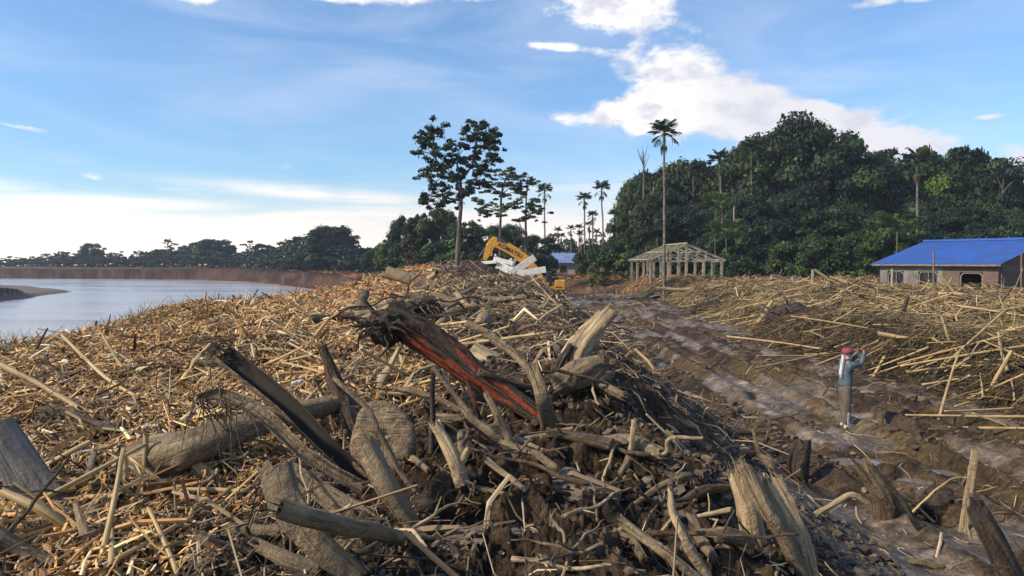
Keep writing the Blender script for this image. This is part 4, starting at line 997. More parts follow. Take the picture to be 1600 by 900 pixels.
# ---------------------------------------------------------------- repeats: bamboo poles, branches, logs lying about
def make_bamboo_mesh(L, r, seed):
    rng = np.random.RandomState(seed); g = Geo(); n = int(L / .11) + 2
    t = np.linspace(0, 1, n); c = np.stack([t * L, np.sin(t * 2.4 + seed) * L * .018, np.sin(t * 1.7 + seed * 2) * L * .022], -1)
    ra = r * (1 - .35 * t); node = (np.arange(n) % 3 == 0); ra = ra * np.where(node, 1.14, 1.0)
    g.tube(c, ra, sides=8, n=n, rng=rng, rough=0, bark=.02, caps='hollow', mats=(0, 1, 1))
    me = g.mesh('bamboo_pole'); me.materials.append(M_BAMBOO); me.materials.append(M_HOLLOW)
    me.polygons.foreach_set('use_smooth', np.ones(len(me.polygons), bool)); return me
def make_branch_mesh(L, r, seed):
    rng = np.random.RandomState(seed); g = Geo()
    k = 5; t = np.linspace(0, 1, k); c = np.stack([t * L, np.cumsum(rng.randn(k)) * L * .05, np.cumsum(rng.randn(k)) * L * .05], -1)
    g.tube(c, r * (1 - .55 * t), sides=8, n=16, rng=rng, rough=.8, bark=.1, mats=(0, 1))
    for _ in range(rng.randint(0, 3)):
        i = rng.randint(1, 4); d = np.array([.6, rng.randn(), rng.randn()]); d /= np.linalg.norm(d)
        g.tube([c[i], c[i] + d * L * rng.uniform(.12, .3)], [r * .5, r * .2], sides=6, n=6, rng=rng, rough=.6, mats=(0, 1))
    me = g.mesh('branch'); me.polygons.foreach_set('use_smooth', np.ones(len(me.polygons), bool)); return me
def place(o, px, py, yaw, pitch, L, lift):
    q = G(px, py, 0)
    c, s_ = math.cos(yaw), math.sin(yaw)
    x0, y0 = q[0] - c * L / 2, q[1] - s_ * L / 2; x1, y1 = q[0] + c * L / 2, q[1] + s_ * L / 2
    z0, z1, zc = Hs(x0, y0), Hs(x1, y1), Hs(q[0], q[1])
    sl = max(-.45, min(.45, (z1 - z0) / L)); mid = max(zc, (z0 + z1) / 2) + lift
    pt = math.atan(sl) + pitch
    zs = mid - math.sin(pt) * L / 2 + (abs(math.sin(pitch)) * L * .32)
    o.location = (q[0] - c * math.cos(pt) * L / 2, q[1] - s_ * math.cos(pt) * L / 2, zs)
    o.rotation_euler = (0, -pt, yaw)
rng = np.random.RandomState(400); pr = random.Random(5)
bl = [(1.0, .021), (1.7, .026), (2.6, .032), (3.6, .038), (5.0, .042), (.6, .02)]
bmesh_ = [make_bamboo_mesh(L, r_, 10 + i) for i, (L, r_) in enumerate(bl)]
regions = [  # (px range, py range, count, which lengths, wide yaw, label, group)
    ((1090, 1600), (450, 505), 70, (1, 2, 3, 4), 'straw yellow bamboo pole on the crest of the heap before the blue roofed house', 'bamboo poles on the right heap'),
    ((1210, 1600), (495, 580), 60, (0, 1, 2, 3), 'pale bamboo pole lying on the slope of the right heap', 'bamboo poles on the slope of the right heap'),
    ((1440, 1600), (560, 690), 18, (0, 1, 2), 'muddy bamboo pole at the foot of the right heap by the track', 'bamboo poles at the foot of the right heap'),
    ((0, 300), (560, 890), 38, (0, 5, 5, 5), 'short yellow bamboo piece among the reed chips at the left', 'bamboo pieces in the left litter'),
    ((300, 640), (470, 640), 42, (0, 1, 5, 0), 'bleached bamboo piece in the reeds behind the hollow split trunk', 'bamboo pieces behind the hollow trunk'),
    ((600, 940), (440, 560), 16, (1, 2), 'thin bamboo pole among the muddy twigs of the middle heap', 'bamboo poles in the middle heap')]
for (xa, xb), (ya, yb), cnt, kinds, lab, grp in regions:
    for k in range(cnt):
        i = kinds[rng.randint(len(kinds))]; o = link('bamboo_pole', bmesh_[i]); L = bl[i][0]
        right = xa > 1000
        yaw = (rng.randn() * .55 + (math.pi if rng.rand() < .5 else 0)) if right and rng.rand() < .65 else rng.uniform(0, 2 * math.pi)
        pitch = rng.randn() * .06 if rng.rand() < .82 else rng.uniform(.15, .6)
        place(o, rng.uniform(xa, xb), ya + (yb - ya) * rng.rand() ** 1.1, yaw, pitch, L, rng.uniform(.03, .22 if right else .08))
        tag(o, lab, 'bamboo pole', grp)
# named bamboo of the right heap
for lab, pts, sd in [
    ('long straight bamboo pole level on the right heap beyond the puddle', [(1300, 476, 4.5), (1209, 469, 4.5)], 111),
    ('bamboo pole raised toward the blue roofed house, tip in the air', [(1501, 480, 6), (1427, 513, 6, -1.0)], 112),
    ('bamboo pole standing steeply in the middle of the right heap', [(1486, 541, 5), (1471, 493, 4.5, .1)], 113),
    ('steep bamboo pole at the lower right of the right heap', [(1540, 620, 6), (1580, 550, 6, .1)], 114),
    ('bamboo pole leaning just behind the raised hands', [(1363, 592, 4.5), (1381, 559, 4.5, .1)], 115),
    ('thick bamboo pole lying level behind the person', [(1440, 534, 8, 0), (1374, 522, 8, .2)], 116),
    ('dark stick standing upright on the crest of the right heap', [(1408, 496, 6), (1418, 466, 6, .1)], 117),
    ('bamboo pole slanting from the concrete post into the right heap', [(1312, 448, 5), (1273, 422, 4.5, .2)], 118),
    ('bamboo pole with raised left end right of the concrete post', [(1350, 453, 5), (1297, 433, 5, .3)], 119),
    ('forked bamboo pole at the edge of the reed heap beside the track', [(1170, 518, 5), (1190, 497, 6, .2), (1206, 472, 6, .5)], 120),
    ('bamboo pole crossed in front of the third house window', [(1500, 468, 5), (1472, 433, 5, .1)], 121),
    ('bamboo pole crossing the other one before the third house window', [(1498, 445, 4.5), (1535, 428, 4.5, .2)], 122)]:
    log_thing('bamboo_pole', lab, 'bamboo pole', pts, BM if sd != 117 else DB, seed=sd, sides=8, caps='hollow', bark=.015, rough=.1)

brm = []
for i in range(12):
    L = [.5, .7, .9, 1.2, 1.6, 2.1][i % 6]; r_ = [.011, .016, .02, .026, .03, .038][i % 6]
    me = make_branch_mesh(L, r_, 60 + i); me.materials.append([M_LOG, M_PALE, M_BROWN][i % 3]); me.materials.append(M_CUT); brm.append((me, L))
regions = [
    ((560, 960), (455, 640), 74, range(12), 'crooked bare branch in the tangle of the middle heap', 'branches in the middle heap'),
    ((600, 1250), (640, 895), 26, (0, 1, 2, 6, 7, 8), 'short muddy branch in the dark mud of the lower middle', 'branches in the lower mud'),
    ((0, 520), (560, 890), 46, (0, 1, 2, 6, 7, 8), 'small weathered branch lying on the reed litter at the left', 'branches in the left litter'),
    ((560, 860), (424, 470), 40, (2, 3, 4, 8, 9, 10), 'dark branch on the mound before the excavator', 'branches on the mound by the excavator'),
    ((1060, 1600), (455, 620), 30, (2, 3, 4, 8, 9), 'bare branch mixed into the bamboo of the right heap', 'branches in the right heap')]
for (xa, xb), (ya, yb), cnt, kinds, lab, grp in regions:
    kinds = list(kinds)
    for k in range(cnt):
        me, L = brm[kinds[rng.randint(len(kinds))]]; o = link('branch', me)
        pitch = rng.randn() * .1 if rng.rand() < .8 else rng.uniform(.2, .9)
        qx, qy = rng.uniform(xa, xb), rng.uniform(ya, yb)
        if 610 < qx < 860 and 520 < qy < 680 and L > .8: qy = rng.uniform(455, 500)
        place(o, qx, qy, rng.uniform(0, 6.28), pitch, L, rng.uniform(.02, .10))
        tag(o, lab, 'branch', grp)
lgm = []
for i in range(8):
    L = [.7, 1.0, 1.4, 1.9, 2.6, 3.2, .5, .8][i]; r_ = [.05, .06, .075, .10, .13, .16, .07, .09][i]; rg = np.random.RandomState(200 + i); g = Geo()
    g.tube([(0, 0, 0), (L / 2, rg.randn() * L * .04, rg.randn() * L * .02), (L, 0, 0)], [r_, r_ * .95, r_ * .8], sides=14, rng=rg, rough=.4, bark=.08, knots=2, mats=(0, 1), caps=['broken', 'hollow', 'broken', 'cut'][i % 4])
    me = g.mesh('log'); me.materials.append([M_LOG, M_BROWN, M_PALE][i % 3]); me.materials.append(M_CUT); me.materials.append(M_HOLLOW)
    me.polygons.foreach_set('use_smooth', np.ones(len(me.polygons), bool)); lgm.append((me, L, r_))
for (xa, xb), (ya, yb), cnt, kinds, lab, grp in [
    ((540, 700), (432, 520), 12, (2, 3, 4, 5), 'weathered log on the rusty litter left of the excavator mound', 'logs on the rusty litter'),
    ((620, 950), (470, 620), 18, (0, 1, 2, 3), 'mud coated log wedged in the tangle of the middle heap', 'logs in the middle heap'),
    ((640, 1240), (650, 880), 14, (0, 6, 7, 0), 'stubby muddy log half sunk in the lower middle mud', 'logs in the lower mud'),
    ((20, 560), (600, 880), 10, (0, 6, 6), 'short barkless log among the reeds at the left', 'logs in the left litter')]:
    for k in range(cnt):
        me, L, r_ = lgm[kinds[rng.randint(len(kinds))]]; o = link('log', me)
        qx, qy = rng.uniform(xa, xb), rng.uniform(ya, yb)
        if 600 < qx < 880 and 500 < qy < 660: qx -= 0; qy = rng.uniform(455, 495)
        if ya > 590: o.scale = (.75, .55, .55)
        place(o, qx, qy, rng.uniform(0, 6.28), rng.randn() * .1, L * o.scale[0], r_ * .4)
        tag(o, lab, 'log', grp)

# ---------------------------------------------------------------- rubbish in the litter
def bottle(px, py, s_, yaw, pitch, label, mat=M_WHITEP):
    prof = [(0, .0), (.032, .002), (.036, .02), (.034, .08), (.037, .13), (.034, .18), (.016, .215), (.013, .235)]
    n = 12; th = np.linspace(0, 2 * math.pi, n, endpoint=False); V = []
    for r_, z in prof: V += [(z, r_ * math.cos(a) + 1e-5, r_ * math.sin(a)) for a in th]
    nr = len(prof); i = np.arange(nr - 1)[:, None]; j = np.arange(n)[None]; j2 = (j + 1) % n
    Q = np.stack([i * n + j, i * n + j2, (i + 1) * n + j2, (i + 1) * n + j], -1).reshape(-1, 4)[:, ::-1]
    q = G(px, py, 0); o = link('bottle', np_mesh('bottle', np.array(V) * s_, Q, smooth=True), mat, None, q + [0, 0, .05])
    o.rotation_euler = (0, -pitch, yaw); tag(o, label, 'bottle')
    g = Geo(); g.tube([(.235 * s_, 0, 0), (.262 * s_, 0, 0)], [.016 * s_] * 2, sides=10, n=3, rough=0, bark=0, caps='cut', mats=(0, 0))
    link('cap', g.mesh('cap'), M_BLUECAP, o)
M_BLUECAP = mat_plain('blue_plastic', (.06, .14, .42), .4)
M_GREENP = mat_plain('green_plastic', (.03, .38, .12), .4)
bottle(222, 676, .7, .2, .1, 'white bottle lying at the end of the dark twisted log')
bottle(138, 680, .8, 1.0, .3, 'white bottle standing out between the reeds below the long bamboo')
bottle(111, 722, .8, .8, .1, 'translucent bottle lying on chips left of the flat splinter')
bottle(210, 770, .7, 2.2, .2, 'white bottle between the two upright bamboo pieces')
bottle(62, 562, 1.0, .1, .1, 'small white bottle in the litter near the river crest')
bottle(455, 605, .9, .5, .1, 'white bottle in the reeds above the hollow split trunk')
def scrap(px, py, dpx, label, mat, seed, name='plastic_scrap'):
    q = G(px, py, .02); r = dpx * q[1] / F / 2; rg = np.random.RandomState(seed); g = Geo()
    g.lump(q, r, rg, rough=.8, seg=12, squash=(1.2, .8, .7)); o = link(name, g.mesh(name, q), mat, None, q); autosmooth(o, 30)
    tag(o, label, 'rubbish')
scrap(146, 880, 24, 'crumpled white plastic bag below the torn upright splinter', M_WHITEP, 1, 'plastic_bag')
scrap(91, 788, 14, 'small white foam piece on the broad dark board', M_WHITEP, 2)
scrap(153, 796, 12, 'white scrap lying above the grey plank', M_WHITEP, 3)
scrap(38, 892, 14, 'bright green plastic scrap at the bottom left corner', M_GREENP, 4)
scrap(251, 581, 9, 'green plastic scrap in the reeds beyond the long bamboo', M_GREENP, 5)
scrap(538, 569, 12, 'pale green scrap behind the leaning dark trunk', M_GREENP, 6)
scrap(566, 530, 11, 'blue plastic scrap left of the dark root mass', M_BLUECAP, 7)
scrap(455, 535, 10, 'white plastic scrap amid the rusty reeds by the bank', M_WHITEP, 8)
scrap(96, 672, 12, 'white plastic sliver beside the dark twisted log', M_WHITEP, 9)
scrap(40, 548, 8, 'white fleck of plastic at the grassy edge', M_WHITEP, 10)
scrap(120, 598, 8, 'pale plastic wrapper in reeds under the thin bamboo pole', M_WHITEP, 11)
scrap(258, 556, 6, 'tiny white plastic piece near the reed crest', M_WHITEP, 12)

for k in range(46):
    right = k > 38
    qx, qy = (rng.uniform(1180, 1590), rng.uniform(470, 590)) if right else (rng.uniform(5, 560), rng.uniform(545, 885)); mt = [M_WHITEP, M_WHITEP, M_WHITEP, M_BLUECAP, M_WHITEP, M_GREENP, M_WHITEP][k % 7]
    q = G(qx, qy, .03); g = Geo(); r_ = rng.uniform(2.2, 4.5) * q[1] / F
    g.lump(q, r_, np.random.RandomState(900 + k), rough=.9, seg=10, squash=(1.5, .8, .5)); o = link('plastic_scrap', g.mesh('plastic_scrap', q), mt, None, q)
    wn = 'white' if mt is M_WHITEP else ('blue' if mt is M_BLUECAP else 'green'); sd_ = 'right heap' if right else 'left litter'
    tag(o, 'tiny %s plastic scrap caught in the %s' % (wn, sd_), 'rubbish', '%s plastic scraps in the %s' % (wn, sd_))

# torn roofing sheet beside the track
sh = P(1010, 463, 50); q = G(1036, 466, 0)
g = Geo(); k = q[1] / F
g.box(q + np.array([-1.1, .2, .12]), q + np.array([1.15, .5, .52]), np.array([.15, .55, 0]), np.array([0, 0, .02]), taper=.6)
o = link('metal_sheet', g.mesh('metal_sheet', q), mat_plain('pale_sheet', (.55, .55, .55), .45, metal=.2), None, q); tag(o, 'bent pale roofing sheet lying beside the far track', 'metal sheet')
log_thing('log', 'long bare log lying level behind the roofing sheet', 'log', [(1090, 453, 6), (1028, 451, 6)], PB, seed=130)
# ---------------------------------------------------------------- trees
M_LEAF = mat_attr('leaves', .6, .25, .9, spec=.25, transl=.22)
M_LEAF_FAR = M_LEAF
M_TRUNK = mat_wood('tree_bark', (.07, .055, .045), (.20, .165, .125), mudamt=.2, streak=(1, 9, 9))
M_PALMT = mat_wood('palm_trunk', (.10, .085, .065), (.24, .20, .15), mudamt=.2, streak=(5, 3, 3), bumps=.3)
M_PALMG = mat_plain('palm_green', (.05, .085, .03), .5)

def leaf_cards(cl, rng, size, per, droop=0.0, lump=.35, flat=.75, leafasp=.5):
    """cl: rows of (x, y, z, r); leaves sit in the outer shell of every clump, pointing outward and up"""
    cl = np.asarray(cl, float)
    cnt = np.maximum(3, (per * (cl[:, 3] / cl[:, 3].mean()) ** 2)).astype(int)
    idx = np.repeat(np.arange(len(cl)), cnt); n = len(idx)
    d = rng.randn(n, 3); d[:, 2] = np.abs(d[:, 2]) * .9 - .25 * np.abs(rng.randn(n)); d /= np.linalg.norm(d, axis=1, keepdims=True)
    rr = cl[idx, 3:4] * (1 - lump * rng.rand(n, 1) ** 1.6) * (1 + .15 * rng.randn(n, 1))
    c = cl[idx, :3] + d * rr * np.array([1, 1, flat])
    nrm = d + rng.randn(n, 3) * .55 + np.array([0, 0, .35]); nrm /= np.linalg.norm(nrm, axis=1, keepdims=True)
    ax = rng.randn(n, 3) * .6 + d * .5 + np.array([0, 0, -droop]); ax -= (ax * nrm).sum(1, keepdims=True) * nrm; ax /= np.linalg.norm(ax, axis=1, keepdims=True) + 1e-6
    b_ = np.cross(nrm, ax)
    s = size * np.exp(rng.randn(n, 1) * .3); ln = s * (1 + .5 * droop)
    V = np.stack([c - ax * ln * .5, c + b_ * s * leafasp - ax * ln * .05, c + ax * ln * .6, c - b_ * s * leafasp - ax * ln * .05], 1).reshape(-1, 3)
    Q = np.arange(n * 4).reshape(-1, 4)
    return V, Q, idx, n
def crown_mesh(name, clumps, rng, size, per, greens, droop=0, lump=.35, flat=.75, jit=.22):
    V, Q, idx, n = leaf_cards(clumps, rng, size, per, droop, lump, flat)
    g = np.array(greens); cg = g[rng.randint(len(g), size=len(clumps))] * np.exp(rng.randn(len(clumps), 1) * .27)
    col = cg[idx] * np.exp(rng.randn(n, 1) * jit)
    return np_mesh(name, V, Q, col=np.repeat(np.clip(col, 0, .5), 4, 0))
def broad_clumps(rng, n, rx, z0, z1, lopsided=.15, top=.6, small=.13):
    """clumps over an uneven dome from z0 to z1, unit tree"""
    out = []; off = rng.randn(2) * lopsided * rx
    lobes = [(rng.uniform(0, 6.28), rng.uniform(.5, 1.6), rng.uniform(.2, .95)) for _ in range(7)]
    for k in range(n):
        zt = rng.rand() ** .8; z = z0 + (z1 - z0) * zt
        prof = math.sqrt(max(0.02, 1 - ((zt - .42) / .62) ** 2))
        a = rng.uniform(0, 6.28)
        lob = 1 + .28 * sum(math.exp(-((a - la + math.pi) % (2 * math.pi) - math.pi) ** 2 / .3 - ((zt - lz) / .22) ** 2) * ls for la, ls, lz in lobs) if False else 1 + .22 * sum(ls * math.exp(-(((a - la + math.pi) % (2 * math.pi) - math.pi) ** 2) / .3 - ((zt - lz) / .2) ** 2) for la, ls, lz in lobes)
        r_ = rx * prof * lob * (rng.uniform(.66, 1.04) if rng.rand() < .8 else rng.uniform(.3, .7))
        out.append((off[0] * zt + r_ * math.cos(a), off[1] * zt + r_ * math.sin(a), z, small * rng.uniform(.42, 1.15)))
    return out
def trunk_geo(rng, h, r, limbs, tips=None, base=0.0):
    g = Geo()
    top = np.array([rng.randn() * .02, rng.randn() * .02, h])
    g.tube([(0, 0, base - .03), (rng.randn() * .008, rng.randn() * .008, h * .5), top], [r * 1.25, r * .85, r * .45], sides=9, n=12, rng=rng, rough=.3, caps='cut', mats=(0, 0))
    if tips is not None:
        for q in tips:
            q = np.array(q[:3]); s0 = np.array([0, 0, max(h * .35, min(q[2] - .12, h * .95))]); mid = (s0 + q) / 2 + np.array([0, 0, .03])
            g.tube([s0, mid, q], [r * .42, r * .26, r * .08], sides=6, n=7, rng=rng, rough=.5, caps='cut', mats=(0, 0))
    return g
G_DEEP = [(.024, .048, .020), (.036, .068, .022), (.020, .040, .022), (.055, .092, .024), (.030, .056, .022)]
G_BLUE = [(.020, .042, .026), (.026, .052, .028), (.018, .036, .022)]
G_LIGHT = [(.055, .10, .022), (.075, .12, .028), (.04, .08, .024)]
G_OLIVE = [(.05, .07, .024), (.062, .085, .03), (.04, .06, .022)]
kinds = {}
def add_kind(key, seed, n, rx, z0, z1, size, per, greens, trunk_h, trunk_r, **kw):
    rng = np.random.RandomState(seed); cl = broad_clumps(rng, n, rx, z0, z1, small=kw.pop('small', .13))
    cr = crown_mesh('crown', cl, rng, size, per, greens, **kw)
    tips = [cl[i] for i in rng.choice(len(cl), min(len(cl), 12), replace=False)]
    tm = trunk_geo(rng, trunk_h, trunk_r, 0, tips).mesh('trunk'); kinds[key] = (cr, tm)
add_kind('b0', 1, 78, .36, .16, .90, .0175, 330, G_DEEP, .7, .022)
add_kind('b1', 2, 78, .42, .12, .88, .018, 350, G_DEEP, .6, .024)
add_kind('b2', 3, 76, .30, .20, .92, .017, 300, G_BLUE, .75, .020)
add_kind('b3', 4, 76, .46, .10, .86, .019, 350, G_BLUE, .6, .024)
add_kind('b4', 5, 70, .34, .14, .92, .020, 300, G_LIGHT, .7, .020)
add_kind('w0', 6, 70, .36, .08, .90, .020, 330, G_OLIVE, .6, .014, droop=1.3, flat=1.0, small=.12)
add_kind('w1', 7, 70, .42, .06, .88, .020, 330, G_DEEP, .6, .014, droop=1.3, flat=1.0, small=.12)
add_kind('f0', 8, 26, .40, .08, .88, .060, 44, G_BLUE, .6, .02, small=.16)
add_kind('f1', 9, 30, .34, .10, .90, .055, 44, G_BLUE, .6, .02, small=.14)
add_kind('f2', 10, 24, .48, .08, .86, .062, 44, G_BLUE, .6, .02, small=.17)
add_kind('s0', 11, 40, .55, .05, .85, .055, 110, G_DEEP, .4, .02, small=.2)
add_kind('s1', 12, 40, .60, .04, .82, .065, 100, G_LIGHT, .4, .02, small=.2)
add_kind('a0', 13, 34, .30, .35, .95, .030, 60, G_DEEP, .85, .016, small=.075, flat=.45)
add_kind('a1', 14, 30, .26, .40, .96, .030, 60, G_OLIVE, .88, .015, small=.07, flat=.45)
_used = {}
def tree(kind, px, top, Y, label, cat='tree', group=None, wide=1.0, name='tree', zb=None, seed=None):
    q = P(px, top, Y); X = q[0]; zb = Hs(X, Y) - .1 if zb is None else zb
    h = (q[2] - zb) / .95
    rg = random.Random(int(px * 7 + top)); o = empty(name, (X, Y, zb), rg.uniform(0, 6.28))
    cr, tm = kinds[kind]
    a = link('crown', cr, M_LEAF, o); b = link('trunk', tm, M_TRUNK, o)
    o.scale = (h * wide, h * wide, h)
    tag(o, label, cat, group); return o
GR = 'trees of the dark wood on the right'
wood = [ # px, top, Y, kind, wide
    (1002, 280, 112, 'w0', .62), (1022, 268, 108, 'w1', .62), (1052, 262, 108, 'w0', .8), (1085, 262, 112, 'b2', 1.1), (1120, 276, 106, 'b0', .9), (1150, 264, 112, 'b1', .8),
    (1180, 252, 108, 'b2', 1.0), (1205, 215, 100, 'b0', .75), (1245, 188, 98, 'b1', .75), (1290, 200, 96, 'b1', .80), (1325, 230, 98, 'b0', .8), (1350, 268, 102, 'b3', .9),
    (1385, 256, 110, 'b2', .9), (1420, 245, 104, 'b3', .8), (1455, 250, 108, 'b0', .9), (1490, 242, 102, 'b1', .8), (1530, 250, 106, 'b3', .8), (1562, 258, 100, 'b2', .9),
    (1600, 300, 104, 'b0', 1.0), (1640, 310, 98, 'b1', 1.0), (1690, 300, 100, 'b3', 1.0), (1750, 290, 104, 'b0', 1.0),
    (988, 335, 100, 'w1', .6), (1040, 300, 97, 'w0', .9), (1075, 320, 94, 'b3', 1.0), (1110, 330, 92, 'b1', .9), (1140, 310, 90, 'b2', .9), (1170, 318, 95, 'b4', .8), (1215, 300, 90, 'b3', .8),
    (1260, 290, 88, 'b1', .8), (1300, 320, 86, 'b3', 1.1), (1345, 318, 90, 'b0', 1.1), (1390, 322, 92, 'b1', 1.0), (1440, 320, 88, 'b2', 1.1), (1480, 330, 84, 'b3', 1.0), (1530, 320, 86, 'b1', 1.0), (1575, 330, 82, 'b0', 1.1), (1620, 340, 80, 'b2', 1.1)]
wl = {'w0': 'feathery drooping tree at the left end of the dark wood', 'w1': 'drooping bushy tree at the left end of the dark wood', 'b0': 'dense dark green tree in the wood on the right', 'b1': 'broad dark green tree in the wood on the right',
      'b2': 'slender blue green tree in the wood on the right', 'b3': 'wide blue green tree in the wood on the right', 'b4': 'light green tree among the darker ones of the wood'}
for px, top, Y, kd, wd in wood:
    tree(kd, px, top, Y, wl[kd] if (px, top) not in ((1245, 188), (1290, 200)) else {1245: 'tallest dome shaped tree of the wood, above the light green bushes', 1290: 'second tallest tree of the wood, right shoulder of the high dome'}[px], 'tree', None if px in (1245, 1290) else GR + (' ' + kd), wd)
for px, top, Y, kd, wd in [(1105, 375, 86, 's0', .7), (1150, 362, 84, 's1', .75), (1185, 350, 86, 's1', .6), (1200, 385, 80, 's0', .9), (1240, 380, 78, 's0', .9), (1290, 372, 78, 's0', .9), (1335, 365, 78, 's0', .8), (1365, 378, 76, 's0', .8),
                           (1400, 360, 76, 's0', .9), (1150, 398, 78, 's0', 1.0), (1060, 385, 88, 's0', 1.0), (1020, 392, 90, 's0', 1.0), (985, 392, 92, 's0', 1.0), (1460, 365, 74, 's0', .9), (1520, 360, 74, 's0', .9), (1580, 358, 74, 's0', .9), (1640, 350, 74, 's0', .9)]:
    tree(kd, px, top, Y, 'light green bush at the foot of the wood behind the timber frame' if kd == 's1' else 'dark bush at the foot of the wood on the right', 'bush', 'bushes at the foot of the wood ' + kd, wd, name='bush')
# small clumps of leaves that stand above the canopy
for px, top, Y in [(1335, 222, 94), (1388, 238, 100), (1437, 236, 100), (1497, 235, 98), (1520, 240, 99), (1566, 252, 96), (1205, 262, 98), (1085, 258, 100)]:
    tree('a0', px, top, Y, 'loose thin crowned tree rising above the wood on the right', 'tree', 'thin trees above the wood', .55)

# middle group left of the excavator
for px, top, Y, kd, wd, lb in [(612, 372, 100, 'w0', .9, 'lowest drooping bamboo clump at the left of the middle grove'), (640, 336, 96, 'w1', .75, 'rounded bamboo clump left of the tall lone tree'), (678, 330, 98, 'w0', .8, 'dark bamboo clump right behind the tall lone tree'),
                               (720, 345, 94, 'w1', .8, 'bamboo clump just right of the tall lone trunk'), (765, 350, 100, 'b3', .8, 'wide leafy tree behind the excavator arm'), (805, 352, 104, 'b0', .9, 'leafy tree behind the raised white beams'),
                               (840, 366, 100, 'b3', .9, 'lowest wide tree left of the small blue roof'), (590, 386, 120, 'b3', 1.0, 'low dark tree at the far end of the middle grove')]:
    tree(kd, px, top, Y, lb, 'tree', 'trees of the middle grove', wd)
for px, top, Y, kd in [(655, 392, 90, 's0'), (700, 398, 88, 's0'), (745, 395, 90, 's0'), (620, 402, 92, 's0'), (790, 392, 92, 's0'), (840, 395, 94, 's0'), (690, 375, 91, 's1')]:
    tree(kd, px, top, Y, 'dark bush under the trees of the middle grove' if kd == 's0' else 'yellow green bush under the trees of the middle grove', 'bush', 'bushes of the middle grove ' + kd, 1.1, name='bush')
# low green far behind the palms
for k, px in enumerate(range(862, 975, 13)):
    tree('f%d' % (k % 3), px, 377 + 5 * math.sin(k * 2.1), 170 - 4 * (k % 3), 'low hazy tree far behind the small blue roof', 'tree', 'hazy trees behind the palms', 1.0)
for px, top, Y, kd in [(925, 385, 98, 's0'), (948, 380, 94, 's0'), (965, 372, 96, 's0'), (912, 396, 118, 's0')]:
    tree(kd, px, top, Y, 'dark bush right of the small blue roofed house', 'bush', 'bushes by the small blue roof', .8, name='bush')

# the far belt across the river
prof = [(-60, 402), (0, 402), (50, 399), (100, 394), (140, 390), (200, 399), (250, 388), (300, 384), (325, 372), (345, 376), (362, 394), (400, 386), (430, 378), (468, 376), (490, 366), (515, 352), (535, 360), (548, 386), (570, 384), (600, 380)]
rg = random.Random(8)
x = -60
while x < 606:
    top = itp(x, prof) + rg.uniform(-2, 5); Y = float(itp(x, [(-60, 268), (150, 262), (300, 250), (400, 228), (450, 200), (520, 170), (600, 150)])) + rg.uniform(0, 10)
    tree('f%d' % rg.randint(0, 2), x, float(top), Y, 'blue green tree in the far belt across the river', 'tree', 'trees of the far belt across the river', rg.uniform(.9, 1.5))
    x += rg.uniform(7, 15)
x = -60
while x < 600:
    top = itp(x, prof); top = 412 - (412 - top) * .55; Y = float(itp(x, [(-60, 258), (150, 252), (300, 240), (400, 216), (450, 188), (520, 158), (600, 138)]))
    tree('f2', x, float(top), Y, 'low tree at the foot of the far belt across the river', 'tree', 'low trees of the far belt', 2.0)
    x += rg.uniform(12, 18)
for px, top, Y, wd, lb in [(332, 373, 240, 1.3, 'round topped tree standing out of the far belt'), (515, 352, 160, 1.0, 'tallest spreading tree at the near end of the far belt'), (143, 379, 255, .8, 'narrow crowned tree standing above the left of the far belt')]:
    tree('b3', px, top, Y, lb, 'tree', None, wd)
for px, top in ((390, 377), (190, 393), (262, 376)):
    tree('a0', px, top, 245, 'thin layered tree poking out of the far belt', 'tree', 'thin trees of the far belt', .9)

